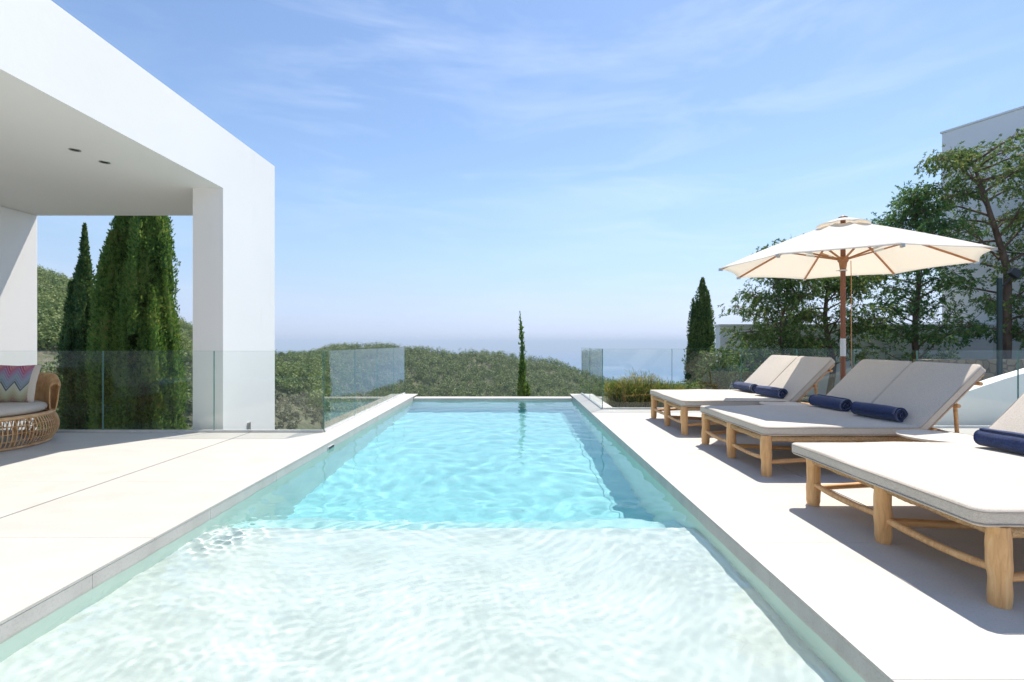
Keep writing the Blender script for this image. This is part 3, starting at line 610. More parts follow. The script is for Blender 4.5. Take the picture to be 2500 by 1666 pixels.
def juniper(name, loc, trunk, crown, label, seed, mat, limbs=26, tuft=420, tr=0.07, reach=1.0, extra=(), ln=0.052, wd=0.020, group=None, droop=0.55, cat='conifer tree', lo=0.22):
    """trunk: list of (x,y,z); crown: f(u)->reach in m along the trunk height"""
    root = empty(name, loc); tag(root, label, cat, group)
    r = np.random.default_rng(seed); pts = [Vector(p) for p in trunk]
    def at(u):
        s = u*(len(pts)-1); i = min(int(s), len(pts)-2); return pts[i].lerp(pts[i+1], s-i)
    path = [at(u)+Vector((0.03*math.sin(u*17+seed), 0.03*math.cos(u*13), 0)) for u in np.linspace(0, 1, 18)]
    mb = MB(); mb.tube(path, [tr*(1-0.85*u) for u in np.linspace(0, 1, 18)], 9); tk = mb.build('trunk', M['bark'], root)
    br = MB(); Ps = []; Ds = []
    def spray(c, dr, n, size):
        n = int(n*3.4); m_ = max(4, n//15); per = max(1, n//m_)
        o = r.normal(size=(m_, 3))*np.array([1, 1, 0.55])*size*0.55
        hd = o*np.array([1, 1, 0])*2.2+np.array(dr)*0.5+np.array([0, 0, -droop*1.6])+0.3*r.normal(size=(m_, 3)); hd /= np.linalg.norm(hd, axis=1)[:, None]+1e-9
        L_ = r.uniform(0.07, 0.20, m_)
        u = r.uniform(0, 1, (m_, per)); p = (o[:, None, :]+hd[:, None, :]*(u*L_[:, None])[..., None]).reshape(-1, 3)+r.normal(size=(m_*per, 3))*0.010
        Ps.append(np.array(c)+p); Ds.append(np.repeat(hd, per, axis=0))
    jobs = []
    for k in range(limbs):
        u = lo+(0.97-lo)*(k+r.uniform(0, 0.9))/limbs; a = k*2.4+r.uniform(-0.5, 0.5); jobs.append((u, a, crown(u)*r.uniform(0.65, 1.15)*reach, r.uniform(0.15, 0.95)))
    jobs += list(extra)
    for (u, a, ln_, rise) in jobs:
        p0 = at(u); d = Vector((math.cos(a), math.sin(a), rise)); nseg = 7; pp = [p0]; cur = p0.copy(); dd = d.normalized()
        for s in range(nseg):
            dd = (dd+Vector((r.uniform(-.18, .18), r.uniform(-.18, .18), r.uniform(-.18, .14)))).normalized(); cur = cur+dd*(ln_/nseg); pp.append(cur.copy())
        br.tube(pp, [max(0.004, tr*0.28*(1-0.75*i/nseg)) for i in range(nseg+1)], 5, caps=False)
        for s in range(3, nseg+1):
            f = s/nseg; size = 0.13+0.08*f+0.03*ln_
            if r.uniform() < 0.65: spray(pp[s], dd, int(tuft*0.043*(0.5+f)), size)
            for _ in range(2):
                sd = Vector((r.uniform(-1, 1), r.uniform(-1, 1), r.uniform(-0.35, 0.5))).normalized(); ll = r.uniform(0.18, 0.42)*(0.5+0.5*min(1.3, ln_))
                e = pp[s]+sd*ll; br.tube([pp[s], pp[s].lerp(e, 0.5)+Vector((0, 0, 0.03)), e], [0.007, 0.005, 0.003], 4, caps=False)
                spray(e, sd, int(tuft*0.043*r.uniform(0.1, 1.9)), size*r.uniform(0.7, 1.1))
    spray(at(1.0)+Vector((0, 0, 0.0)), (0, 0, 1.5), int(tuft*0.3), 0.22)
    br.build('branches', M['bark'], tk)
    leafobj('crown', [leaves(np.concatenate(Ps), np.concatenate(Ds), ln, wd, seed+7, 0.55)], mat, root)
    return root
J = M['juniper']
PI = math.pi
juniper('juniper_tree', (6.35, 11.5, 0), [(0.05, 0, -0.5), (0, 0, 0.6), (0.05, 0, 1.7), (0.12, 0, 2.75), (0.05, 0, 3.2)], lambda u: 0.25+1.0*math.sin(PI*min(1, u*0.95))**0.8,
        'juniper with a bare forked trunk and drooping sprays, left of the parasol pole', 41, J, 32, 500, 0.06, 0.85, [(0.45, PI, 1.25, 0.15), (0.3, PI*0.95, 1.5, 0.05), (0.6, PI*1.05, 0.9, 0.3)], lo=0.28)
juniper('juniper_tree', (7.75, 11.9, 0), [(0, 0, -0.5), (0.05, 0, 0.8), (-0.1, 0, 2.0), (-0.05, 0, 3.1), (-0.1, 0, 3.6)], lambda u: 0.25+1.0*math.sin(PI*min(1, u))**0.7,
        'dark juniper directly behind the parasol pole with one long side branch', 42, J, 36, 520, 0.08, 0.95, [(0.55, 0.1, 1.35, 0.25), (0.6, 0.0, 1.2, 0.2)], lo=0.2)
juniper('juniper_tree', (10.0, 12.0, 0), [(0, 0, -0.5), (-0.1, 0, 1.0), (0.0, 0, 2.4), (0.0, 0, 3.8), (-0.15, 0, 4.9)], lambda u: 0.20+1.7*(1-u)**0.75*min(1, u*4),
        'broad green conifer with a slim feathery tip, in front of the grey house corner', 43, leafmat('fresh_conifer_foliage', [(0.22, (0.035, 0.12, 0.04)), (0.5, (0.11, 0.25, 0.07)), (0.8, (0.26, 0.34, 0.10))], 1.3, trans=0.48), 48, 520, 0.09, 0.95, [(0.72, 0.1, 1.3, 0.5), (0.66, -0.1, 1.2, 0.7)], droop=0.3, lo=0.16)
juniper('juniper_tree', (11.25, 11.2, 0), [(0, 0, -0.5), (0.1, 0, 1.4), (0.15, 0, 2.8), (-0.15, 0, 3.9), (-0.55, 0, 4.9), (-0.72, 0, 5.6)], lambda u: 0.35+1.05*math.sin(PI*min(1, u*0.86)),
        'tall open juniper with a leaning bare trunk against the grey house wall', 44, J, 33, 400, 0.11, 0.92, [(0.93, PI, 0.85, 0.0), (0.86, 0.0, 1.6, 0.35), (0.8, 0.1, 1.7, 0.1), (0.97, PI*0.9, 0.7, 0.1), (0.75, PI, 0.8, 0.1)], lo=0.18)
juniper('juniper_tree', (12.3, 11.0, 0), [(0, 0, -0.5), (0.05, 0, 1.2), (0.3, 0, 2.6), (0.4, 0, 4.2), (0.5, 0, 5.2)], lambda u: 0.35+1.1*math.sin(PI*min(1, u*0.9)),
        'dark juniper with a thick trunk, rightmost of the trees', 45, J, 30, 460, 0.14, 0.95, lo=0.2)
juniper('juniper_shrub', (5.05, 10.4, 0), [(0, 0, -0.3), (0, 0, 0.5), (0.05, 0, 1.05)], lambda u: 0.12+0.4*math.sin(PI*min(1, u)), 'small yellow green juniper shrub behind the glass, right of the leafy bush', 46, J, 14, 300, 0.03, 1.0, lo=0.1, cat='shrub')

# broad leaved bush
def bush(name, loc, rx, ry, h, n, ln, wd, mat, label, seed, cat, stems=9, up=0.5):
    root = empty(name, loc); tag(root, label, cat); r = np.random.default_rng(seed); P = []; D = []; br = MB()
    for s in range(stems):
        a = r.uniform(0, 2*PI); q_ = math.sqrt(r.uniform(0.05, 1)); hx = h*r.uniform(0.65, 1.0)
        top = np.array([rx*q_*math.cos(a), ry*q_*math.sin(a), hx]); base = top*np.array([0.25, 0.25, 0])+np.array([0, 0, -0.2])
        br.tube([base, (base+top)/2+r.normal(size=3)*0.03, top], [0.012, 0.008, 0.003], 5, caps=False)
        m_ = n//stems; u = r.uniform(0.12, 1, m_)**0.8; p = base+(top-base)*u[:, None]+r.normal(size=(m_, 3))*np.array([0.10, 0.10, 0.05])*(rx/0.45)
        P.append(p); D.append((p-base)*np.array([2.0, 2.0, 0])+np.array([0, 0, up]))
    br.build('stems', M['bark'], root); leafobj('foliage', [leaves(np.concatenate(P), np.concatenate(D), ln, wd, seed+3, 0.5)], mat, root); return root
bush('oleander_bush', (4.25, 10.1, -0.1), 0.38, 0.30, 1.12, 2800, 0.085, 0.022, M['oleander'], 'leafy light green bush behind the glass beside the dark cypress', 51, 'bush', 22)
tn = [(2.15, 10.1, 0.62, 0.30), (2.42, 9.9, 0.72, 0.34), (2.72, 10.1, 0.82, 0.36), (2.98, 9.8, 0.62, 0.34), (3.30, 10.2, 0.50, 0.34)]
lbs = ['low yellow green rosemary tuft just right of the glass corner post', 'rosemary tuft with tall dry stalks, second from the glass corner', 'tallest golden rosemary tuft with dry seed heads behind the glass',
       'bushy golden rosemary tuft partly behind the foot of the far lounger', 'low green rosemary tuft behind the far lounger, furthest from the pool']
for i, (x, y, h, rx) in enumerate(tn):
    tag(bush('rosemary_tuft', (x, y, -0.14), rx*0.85, rx*0.7, h*0.85, 2600, 0.10, 0.009, M['grassy'], lbs[i], 60+i, 'rosemary tuft', 40, up=1.4), group='rosemary tufts behind the right glass')
for i, (x, y, h, rx) in enumerate([(2.3, 12.6, 0.35, 0.45), (3.1, 12.9, 0.30, 0.5), (4.0, 12.8, 0.28, 0.5), (4.9, 13.0, 0.3, 0.5)]):
    tag(bush('low_shrub', (x, y, -0.15), rx, 0.3, h, 2400, 0.05, 0.02, M['juniper'], ['low dark shrub on the bank edge nearest the pool', 'low dark shrub on the bank edge, second from the pool', 'low dark shrub on the bank edge, third from the pool', 'low dark shrub on the bank edge beside the cone-shaped cypress'][i], 70+i, 'shrub', 16), group='low shrubs along the bank edge')

# ------------------------------------------------------------------ sun loungers
def rounded_box(name, x0, x1, y0, y1, z0, z1, mat, parent, rad=0.022, seed=1, mtx=None, puff=0.007):
    bm = bmesh.new(); bmesh.ops.create_cube(bm, size=1)
    for v in bm.verts: v.co = Vector(((x0+x1)/2+v.co.x*(x1-x0), (y0+y1)/2+v.co.y*(y1-y0), (z0+z1)/2+v.co.z*(z1-z0)))
    bmesh.ops.bevel(bm, geom=[e for e in bm.edges if abs((e.verts[0].co-e.verts[1].co).normalized().z) > 0.9], offset=0.05, segments=5, profile=0.5, affect='EDGES')
    bmesh.ops.bevel(bm, geom=[e for e in bm.edges if all(abs(v.co.z-e.verts[0].co.z) < 1e-6 for v in e.verts) and e.calc_face_angle(0) > 0.8], offset=rad, segments=3, profile=0.65, affect='EDGES')
    for ax, lo_, hi_ in ((0, x0, x1), (1, y0, y1)):
        n = max(2, int((hi_-lo_)/0.07))
        for i in range(1, n):
            c = [0, 0, 0]; c[ax] = lo_+(hi_-lo_)*i/n; nr = [0, 0, 0]; nr[ax] = 1
            if rad < c[ax]-lo_ < hi_-lo_-rad: bmesh.ops.bisect_plane(bm, geom=list(bm.verts)+list(bm.edges)+list(bm.faces), plane_co=c, plane_no=nr)
    for v in bm.verts:
        ux = (v.co.x-x0)/(x1-x0); uy = (v.co.y-y0)/(y1-y0)
        n = mnoise.noise(Vector((v.co.x*3.1+seed, v.co.y*3.1, v.co.z*4)))*puff
        if v.co.z > (z0+z1)/2: v.co.z += n+puff*1.5*math.sin(PI*min(1, max(0, ux)))*math.sin(PI*min(1, max(0, uy)))
        else: v.co.z += n*0.3
        v.co.x += mnoise.noise(Vector((v.co.y*5, seed, v.co.z*6)))*puff*0.7; v.co.y += mnoise.noise(Vector((v.co.x*5, seed+4, v.co.z*6)))*puff*0.7
        if mtx is not None: v.co = mtx @ v.co
    me = bpy.data.meshes.new(name); bm.to_mesh(me); bm.free(); me.materials.append(mat); me.polygons.foreach_set('use_smooth', [True]*len(me.polygons))
    return link(name, me, parent)
def piping(x0, x1, y0, y1, z, parent, mtx=None, r_=0.0035, c=0.05):
    pts = []
    for cx, cy, a0 in ((x1-c, y1-c, 0), (x0+c, y1-c, 90), (x0+c, y0+c, 180), (x1-c, y0+c, 270)):
        for k in range(4): a = R(a0+k*30); pts.append(Vector((cx+(c+0.001)*math.cos(a), cy+(c+0.001)*math.sin(a), z)))
    pts.append(pts[0])
    if mtx is not None: pts = [mtx @ p for p in pts]
    mb = MB(); mb.tube(pts, r_, 6, caps=False); return mb.build('piping', M['piping'], parent)
def pole_mb(p0, p1, r0, r1, seed, bow=0.0, sides=12, n=12, bowdir=(0, 0, 1), wob=0.02):
    rr = random.Random(seed); p0 = Vector(p0); p1 = Vector(p1); mb = MB(); path = []; rad = []
    f = [rr.uniform(0, 6) for _ in range(4)]
    for i in range(n+1):
        u = i/n; p = p0.lerp(p1, u)+Vector(bowdir)*bow*math.sin(PI*u)
        p += Vector((math.sin(u*5+f[0]), math.sin(u*4+f[1]), 0))*wob*0.15*math.sin(PI*u)
        path.append(p); rad.append((r0+(r1-r0)*u)*(1+0.05*math.sin(u*9+f[2])+0.03*math.sin(u*21+f[3])))
    rad[0] *= 0.9; rad[-1] *= 0.9
    mb.tube(path, rad, sides); return mb
def roped(p0, p1, r_, pitch=0.009):
    p0 = Vector(p0); p1 = Vector(p1); n = int((p1-p0).length/pitch)*2; mb = MB(); path = []; rad = []
    for i in range(n+1):
        u = i/n; path.append(p0.lerp(p1, u)+Vector((0, 0, 0.003*math.sin(u*30)))); rad.append(r_*(1.0 if i % 2 else 0.86)*(1+0.03*math.sin(i*0.7)))
    mb.tube(path, rad, 10, smooth=True); return mb
W, LF, LB, LT = 1.50, 1.42, 0.79, 1.93
def make_lounger():
    root = empty('sun_lounger', (0, 0, 0))
    ly = (0.04, 0.74, W-0.08)
    for x, hh, nm in ((0.045, 0.365, 'f'), (LT-0.05, 0.365, 'b')):
        for j, y in enumerate(ly):
            pole_mb((x, y, 0), (x+0.004*(j-1), y, hh), 0.045, 0.047, 10*j+(nm == 'b')*100+3).build('leg', M['teak'], root)
    yl = ly
    for x in (0.045, LT-0.05):
        for j in (0, 1):
            pole_mb((x, yl[j]+0.035, 0.155), (x, yl[j+1]-0.035, 0.145+0.01*j), 0.019, 0.021, 30+j+int(x*10), 0.018, 10, bowdir=(0.5, 0, -1)).build('stretcher', M['teak'], root)
        roped((x, yl[0]+0.03, 0.333), (x, yl[2]-0.03, 0.333), 0.031).build('roped_rail', M['rope'], root)
    for j, y in enumerate(yl):
        pole_mb((0.08, y, 0.125), (LT-0.09, y, 0.12), 0.022, 0.020, 50+j, 0.035, 10, 16, bowdir=(0, 0.3, (1, -1, 1)[j])).build('stretcher', M['teak_x'], root)
        if j != 1: roped((0.08, y, 0.335), (LT-0.09, y, 0.335), 0.029).build('roped_rail', M['rope'], root)
        else: pole_mb((0.08, y, 0.33), (LT-0.09, y, 0.33), 0.022, 0.022, 70, 0, 10).build('rail', M['teak_x'], root)
    ws_ = MB()
    for i in range(30): ws_.box(0.06+i*0.045, 0.06+i*0.045+0.03, 0.05, W-0.09, 0.349, 0.355)
    ws_.build('woven_seat', M['rope'], root)
    mt = rounded_box('mattress', 0, LF, 0, W, 0.366, 0.450, M['linen'], root, 0.024, 2)
    piping(0, LF, 0, W, 0.437, mt); piping(0, LF, 0, W, 0.380, mt)
    tilt = Matrix.Translation((LF+0.012, 0, 0.372)) @ Matrix.Rotation(R(-45), 4, 'Y')
    for y0, y1, sd in ((0.0, W/2-0.003, 5), (W/2+0.003, W, 9)):
        bk = rounded_box('back_cushion', 0.0, LB+0.03, y0, y1, 0.0, 0.082, M['linen'], root, 0.022, sd, tilt)
        piping(0.0, LB+0.03, y0, y1, 0.07, bk, tilt); piping(0.0, LB+0.03, y0, y1, 0.012, bk, tilt)
    fr = MB()
    for y in (0.06, W/2-0.03, W/2+0.03, W-0.1): fr.tube([tilt @ Vector((0.02, y, -0.022)), tilt @ Vector((LB, y, -0.022))], 0.018, 8)
    for s in (0.1, 0.4, 0.68): fr.tube([tilt @ Vector((s, -0.01, -0.03)), tilt @ Vector((s, W+0.0, -0.03))], 0.017, 8)
    fr.build('backrest_frame', M['teak_x'], root)
    for y in (0.08, W-0.12):
        a = tilt @ Vector((0.45, y, -0.04)); mb = MB(); mb.tube([a, (LT-0.12, y+0.01, 0.35)], 0.016, 8); mb.build('prop', M['teak_x'], root)
    return root
proto = make_lounger()
specs = [((2.205, 6.32, 0), 0.0, 'double sun lounger nearest the far glass fence, its backrest half in parasol shade'),
         ((2.245, 4.35, 0), 0.0, 'middle double sun lounger, mostly shaded by the cream parasol'),
         ((2.185, 2.19, 0), -0.085, 'sunlit double sun lounger nearest the camera, cut off by the right edge of the photo')]
loungers = []
for i, (loc, off, lab) in enumerate(specs):
    o = proto if i == 0 else copy_tree(proto)
    o.location = loc; tag(o, lab, 'sun lounger', 'wooden double sun loungers beside the pool'); loungers.append((o, off))
for o, off in loungers:
    if off:
        for c in kids(o):
            if c.name.startswith(('mattress', 'back_cushion', 'backrest_frame')): c.location.x += off

# rolled towels
def towel_mesh():
    Ln = 0.50; turns = 4.6; n = 150; m_ = 16; rr = random.Random(4); V = []; F = []; th = 0.0115
    for s in range(n+1):
        u = s/n; a = u*turns*2*PI; r0 = 0.013+(0.072-0.013)*u
        for side in (0, 1):
            r1 = r0-(th if side else 0)*0.92
            for k in range(m_+1):
                v = k/m_; end = 0.010*math.sin(a*0.31+1)*(1 if v > 0.5 else -1)*abs(v-0.5)*2
                lump = 1+0.05*mnoise.noise(Vector((math.cos(a)*1.5, v*5, math.sin(a)*1.5)))+0.05*math.sin(PI*v)
                V.append((r1*lump*math.cos(a)*1.03, (v-0.5)*Ln+end, r1*lump*math.sin(a)))
    st = (m_+1)
    def I(s, side, k): return (s*2+side)*st+k
    for s in range(n):
        for k in range(m_):
            F.append((I(s, 0, k), I(s, 0, k+1), I(s+1, 0, k+1), I(s+1, 0, k))); F.append((I(s, 1, k), I(s+1, 1, k), I(s+1, 1, k+1), I(s, 1, k+1)))
        for k in (0, m_):
            F.append((I(s, 0, k), I(s+1, 0, k), I(s+1, 1, k), I(s, 1, k)) if k else (I(s, 0, k), I(s, 1, k), I(s+1, 1, k), I(s+1, 0, k)))
    for k in range(m_): F.append((I(n, 0, k), I(n, 0, k+1), I(n, 1, k+1), I(n, 1, k)))
    me = bpy.data.meshes.new('rolled_towel'); me.from_pydata(V, [], F); me.materials.append(M['towel']); me.polygons.foreach_set('use_smooth', [True]*len(F)); return me
tme = towel_mesh()
tl = [((3.57, 7.44, 0.526), 4, 'rolled navy towel on the far lounger, on the half away from the camera'), ((3.56, 6.72, 0.526), 8, 'rolled navy towel on the far lounger, on the half nearer the camera'),
      ((3.60, 5.53, 0.526), 4, 'rolled navy towel on the middle lounger, on the half away from the camera'), ((3.60, 4.80, 0.526), 8, 'rolled navy towel on the middle lounger, on the half nearer the camera'),
      ((3.405, 3.25, 0.526), 6, 'large sunlit rolled navy towel on the nearest lounger, cut off at the right edge')]
for i, (p, a, lab) in enumerate(tl):
    t = link('rolled_towel', tme, None, p); t.rotation_euler = (0, R(60+47*i), R(a)) ; t.rotation_mode = 'YXZ' if 0 else 'XYZ'
    # spin about its own axis first, then turn on the mattress
    t.matrix_world = Matrix.Translation(Vector(p)-Vector((0, 0, 0.005))) @ Matrix.Rotation(R(a), 4, 'Z') @ Matrix.Diagonal((1.10, 1.0, 0.92, 1)) @ Matrix.Rotation(R((20, 70, 150, 40, 100)[i]), 4, 'Y')
    tag(t, lab, 'towel', 'rolled navy towels on the loungers')

# side tables
def table(loc, lab):
    t = empty('side_table', loc); tag(t, lab, 'side table', 'round side tables between the loungers')
    mb = MB(); mb.lathe([(0.0, 0.405), (0.20, 0.405), (0.262, 0.415), (0.278, 0.428), (0.280, 0.436), (0.272, 0.437), (0.262, 0.430), (0.0, 0.428)], seg=48); mb.build('table_top', M['cream_top'], t)
    mb = MB(); mb.tube([(0, 0, 0.02), (0, 0, 0.405)], [0.03, 0.026], 12); mb.build('leg', M['teak'], t)
    mb = MB(); mb.lathe([(0.0, 0.0), (0.17, 0.0), (0.17, 0.012), (0.04, 0.024), (0.0, 0.024)], seg=32); mb.build('base', M['cream_top'], t)
M['cream_top'] = simple('cream_lacquer', (0.66, 0.58, 0.48), (0.70, 0.63, 0.53), 6, 0.5)
table((3.50, 4.00, 0), 'round cream side table between the middle and nearest loungers')
table((3.40, 6.09, 0), 'round side table glimpsed between the far and middle loungers')

# ------------------------------------------------------------------ parasol
px_, py_ = 4.145, 6.105
par = empty('parasol', (px_, py_, 0)); tag(par, 'open round cream parasol on a dark wooden pole between the loungers', 'parasol')
mb = MB(); mb.tube([(0, 0, 0.02), (0, 0, 1.03)], 0.028, 16); pl = mb.build('pole', M['pole'], par)
mb = MB(); mb.tube([(0, 0, 1.25), (0, 0, 2.755)], 0.028, 16); mb.build('pole', M['pole'], par)
mb = MB(); mb.tube([(0, 0, 1.029), (0, 0, 1.251)], 0.0305, 16); mb.build('pole_sleeve', M['alu'], par)
mb = MB(); mb.lathe([(0.0, 0), (0.17, 0), (0.17, 0.03), (0.05, 0.05), (0.04, 0.16), (0.03, 0.16), (0.03, 0.02)], seg=32); mb.build('base', M['black_metal'], par)
ZT, ZA, RT = 2.165, 2.735, 1.40
angs = [R(33+45*k) for k in range(8)]
NU, NS = 14, 12
V = []; F = []
def cz(u): return ZA-(ZA-ZT)*(0.72*u+0.28*u*u*u) if 0 else ZA-(ZA-ZT)*(u*0.86+0.14*u*u)
for k in range(8):
    for j in range(NS):
        f = j/NS; a0, a1 = angs[k], angs[k]+R(45)
        for i in range(NU+1):
            u = 0.13+0.87*i/NU
            p0 = Vector((math.cos(a0), math.sin(a0), 0))*RT*u; p1 = Vector((math.cos(a1), math.sin(a1), 0))*RT*u
            p = p0.lerp(p1, f); s = math.sin(PI*f)
            p *= 1-0.035*s*u**4; z = cz(u)-0.035*s*math.sin(PI*min(1, u*0.8))+0.030*s*u**5
            V.append((p.x, p.y, z))
n = 8*NS
for c in range(n):
    for i in range(NU):
        a, b_ = c*(NU+1)+i, ((c+1) % n)*(NU+1)+i; F.append((a, a+1, b_+1, b_))
cn = npmesh('canopy', V, F, M['canopy'], par, smooth=True)
sd = cn.modifiers.new('thick', 'SOLIDIFY'); sd.thickness = 0.003
# vent cap on top
V = []; F = []
for k in range(8):
    for j in range(8):
        f = j/8; a0 = angs[k]
        for i in range(6):
            u = i/5; p0 = Vector((math.cos(a0), math.sin(a0), 0))*0.30*u; p1 = Vector((math.cos(a0+R(45)), math.sin(a0+R(45)), 0))*0.30*u
            p = p0.lerp(p1, f); s = math.sin(PI*f); V.append((p.x, p.y, 2.765-0.095*u**1.5-0.012*u+0.022*s*u**3))
for c in range(64):
    for i in range(5):
        a, b_ = c*6+i, ((c+1) % 64)*6+i; F.append((a, a+1, b_+1, b_))
cp = npmesh('vent_cap', V, F, M['canopy'], cn, smooth=True); sd = cp.modifiers.new('thick', 'SOLIDIFY'); sd.thickness = 0.004
mb = MB(); mb.lathe([(0.0, 2.79), (0.02, 2.787), (0.03, 2.776), (0.05, 2.77), (0.05, 2.762), (0.0, 2.755)], seg=16); mb.build('finial', M['pole'], par)
mb = MB(); mb.lathe([(0.03, 2.62), (0.06, 2.62), (0.06, 2.68), (0.03, 2.68)], seg=16); mb.build('top_hub', M['pole'], par)
mb = MB(); mb.lathe([(0.029, 2.12), (0.034, 2.12), (0.044, 2.20), (0.058, 2.22), (0.058, 2.27), (0.029, 2.27)], seg=16); mb.build('runner', M['rib'], par)
mb = MB(); mb.lathe([(0.029, 2.095), (0.042, 2.095), (0.042, 2.112), (0.029, 2.112)], seg=16); mb.build('collar', M['alu'], par)
mb = MB(); mb.tube([(-0.085, 0, 2.098), (-0.03, -0.01, 2.103), (0.05, 0, 2.103)], 0.004, 6); mb.build('pin', M['steel'], par)
for a in angs:
    c, s = math.cos(a), math.sin(a); tx = Matrix.Rotation(a, 4, 'Z')
    pts = [(0.05, 2.66)]+[(RT*u, cz(u)-0.020) for u in (0.2, 0.4, 0.6, 0.8, 0.985)]
    rb = MB()
    for (r0, z0), (r1, z1) in zip(pts[:-1], pts[1:]):
        pr = [(r0, z0-0.011), (r1, z1-0.011), (r1, z1+0.011), (r0, z0+0.011)]
        v = [tx @ Vector((p[0], y, p[1])) for y in (-0.008, 0.008) for p in pr]
        rb._add(v, [(0, 1, 2, 3), (7, 6, 5, 4), (0, 4, 5, 1), (1, 5, 6, 2), (2, 6, 7, 3), (3, 7, 4, 0)], False)
    ro = rb.build('rib', M['rib'], par)
    t_ = MB(); t_.box(RT*0.965, RT*1.0, -0.012, 0.012, cz(0.985)-0.036, cz(0.985)-0.004, tx); t_.build('rib_tip', M['steel'], ro)
    um = 0.50; e = (RT*um, cz(um)-0.035); s_ = MB(); r0, z0 = 0.055, 2.245; r1, z1 = e
    pr = [(r0, z0-0.010), (r1, z1-0.010), (r1, z1+0.010), (r0, z0+0.010)]
    v = [tx @ Vector((p[0], y, p[1])) for y in (-0.0075, 0.0075) for p in pr]
    s_._add(v, [(0, 1, 2, 3), (7, 6, 5, 4), (0, 4, 5, 1), (1, 5, 6, 2), (2, 6, 7, 3), (3, 7, 4, 0)], False)
    so = s_.build('strut', M['rib'], par)
    b2 = MB(); p0 = Vector((r0, 0, z0)).lerp(Vector((r1, 0, z1)), 0.42); p1 = Vector((r0, 0, z0)).lerp(Vector((r1, 0, z1)), 0.58)
    b2.tube([tx @ p0, tx @ p1], 0.0135, 8); b2.build('joint', M['alu'], so)
mb = MB(); mb.tube([(0.075, -0.03, 2.22), (0.08, -0.03, 1.9), (0.078, -0.03, 1.3), (0.085, -0.03, 0.95), (0.10, -0.03, 0.80)], 0.0042, 6); mb.build('cord', M['cord'], par)

par.scale = (1.05, 0.97, 1.0)
# ------------------------------------------------------------------ rattan daybed
db = empty('rattan_daybed', (-6.29, 5.60, 0)); tag(db, 'round woven rattan daybed with taupe seat cushion under the white porch', 'daybed')
def prof(u):   # base profile bulging
    return 0.66+0.14*math.sin(PI*min(1, max(0, 0.16+0.62*u)))**1.0, 0.02+0.325*u
rods = MB()
for k in range(118):
    a = 2*PI*k/118; rods.tube([(prof(u)[0]*math.cos(a), prof(u)[0]*math.sin(a), prof(u)[1]) for u in np.linspace(0, 1, 9)], 0.0062, 5, caps=False)
rods.build('base_rods', M['rattan'], db)
hp = MB()
for u in (0.25, 0.5, 0.75):
    r0, z = prof(u); hp.tube([((r0-0.008)*math.cos(a), (r0-0.008)*math.sin(a), z) for a in np.linspace(0, 2*PI, 65)], 0.006, 5, caps=False)
hp.build('hoops', M['rattan'], db)
rm = MB()
for (r0, z, th) in ((prof(0)[0], 0.018, 0.016), (prof(1)[0], 0.348, 0.020), (prof(1)[0]-0.02, 0.36, 0.012)): rm.tube([(r0*math.cos(a), r0*math.sin(a), z) for a in np.linspace(0, 2*PI, 73)], th, 8, caps=False)
rm.build('rim', M['rattan'], db)
ib = MB(); ib.lathe([(0.0, 0.33), (0.70, 0.33), (0.70, 0.345), (0.0, 0.345)], seg=40)
for k in range(10): a = 2*PI*k/10; ib.tube([(0.55*math.cos(a), 0.55*math.sin(a), 0.01), (0.6*math.cos(a), 0.6*math.sin(a), 0.33)], 0.016, 6)
ib.build('inner_frame', M['rattan'], db)
cu = MB(); cu.lathe([(0.0, 0.362), (0.62, 0.362), (0.675, 0.38), (0.695, 0.415), (0.68, 0.45), (0.64, 0.468), (0.5, 0.478), (0.0, 0.482)], seg=64); ds = cu.build('seat_cushion', M['linen'], db)
br = MB(); A0, A1 = R(40), R(232)
for k in range(104):
    a = A0+(A1-A0)*k/103; c, s = math.cos(a), math.sin(a)
    e = min(1, (k+3)/16, (106-k)/16); top = 0.805*(0.80+0.20*math.sin(e*PI/2)) ; pr = [(0.715, 0.36), (0.71, 0.50), (0.715, 0.65), (0.72, top-0.05), (0.738, top-0.012), (0.765, top), (0.792, top-0.012), (0.808, top-0.06), (0.803, 0.65), (0.785, 0.48), (0.765, 0.36)]
    br.tube([(r0*c, r0*s, z) for r0, z in pr], 0.0075, 5, caps=False)
bo = br.build('backrest_rods', M['rattan'], db)
mb = MB()
for zz in (0.47, 0.60, 0.72):
    for r0 in (0.722, 0.793): mb.tube([(r0*math.cos(a), r0*math.sin(a), zz) for a in np.linspace(A0+0.02, A1-0.02, 40)], 0.006, 5, caps=False)
mb.build('hoops', M['rattan'], bo)

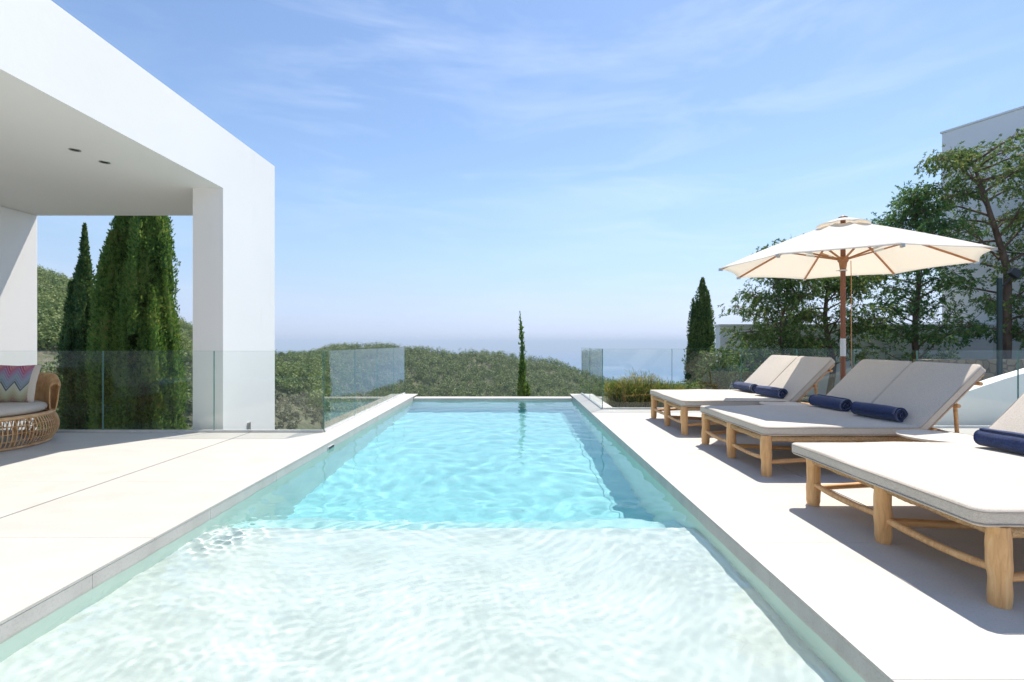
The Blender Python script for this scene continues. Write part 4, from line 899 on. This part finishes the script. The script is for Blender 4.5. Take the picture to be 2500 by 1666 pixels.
# zigzag pillow
def pillow(loc, mtx, lab):
    n = 26; w_, h_, t_ = 0.52, 0.47, 0.11
    V = []; F = []; uv = []
    for side in (1, -1):
        for i in range(n+1):
            for j in range(n+1):
                u, v = i/n*2-1, j/n*2-1; e = (1-abs(u)**2.6)*(1-abs(v)**2.6); pin = 1-0.07*(u*u)*(1-v*v)-0.05*(v*v)*(1-u*u)
                px, pz = u*w_/2*(1-0.05*(1-u*u)*0-0.06*(1-abs(v))*abs(u)**3), v*h_/2*(1-0.06*(1-abs(u))*abs(v)**3)
                V.append((px, side*t_*0.5*max(0, e)**0.55, pz)); uv.append((i/n, j/n))
    m_ = (n+1)**2
    for s, off in ((0, 0), (1, m_)):
        for i in range(n):
            for j in range(n):
                a = off+i*(n+1)+j; fc = (a, a+1, a+n+2, a+n+1); F.append(fc if s == 0 else fc[::-1])
    me = bpy.data.meshes.new('pillow'); me.from_pydata(V, [], F); me.materials.append(M['cream']); me.materials.append(M['zigzag'])
    ul = me.uv_layers.new(name='UVMap')
    for p in me.polygons:
        p.use_smooth = True
        for li in p.loop_indices: ul.data[li].uv = uv[me.loops[li].vertex_index]
        if p.index >= n*n:
            ii = (p.index-n*n)//n
            p.material_index = 1 if ii < n-3 else 0
    o = link('pillow', me); o.matrix_world = Matrix.Translation(loc) @ mtx; tag(o, lab, 'pillow'); return o
pillow((-6.055, 5.93, 0.70), Matrix.Rotation(R(6), 4, 'Z') @ Matrix.Rotation(R(-14), 4, 'X'), 'zigzag patterned pillow in purple, blue and cream leaning on the rattan daybed')

# ------------------------------------------------------------------ haze
m = bpy.data.materials.new('thin_haze'); m.use_nodes = True; nt = m.node_tree; nt.nodes.clear()
out = nt.nodes.new('ShaderNodeOutputMaterial'); pv = nt.nodes.new('ShaderNodeVolumePrincipled')
pv.inputs['Density'].default_value = 0.00026; pv.inputs['Color'].default_value = (0.76, 0.88, 1.0, 1); pv.inputs['Anisotropy'].default_value = 0.0
nt.links.new(pv.outputs[0], out.inputs['Volume'])
mb = MB(); mb.box(-151000, 151000, -151000, 151000, -163, 45); hz = mb.build('haze', m); tag(hz, 'thin blue sea haze', kind='stuff')
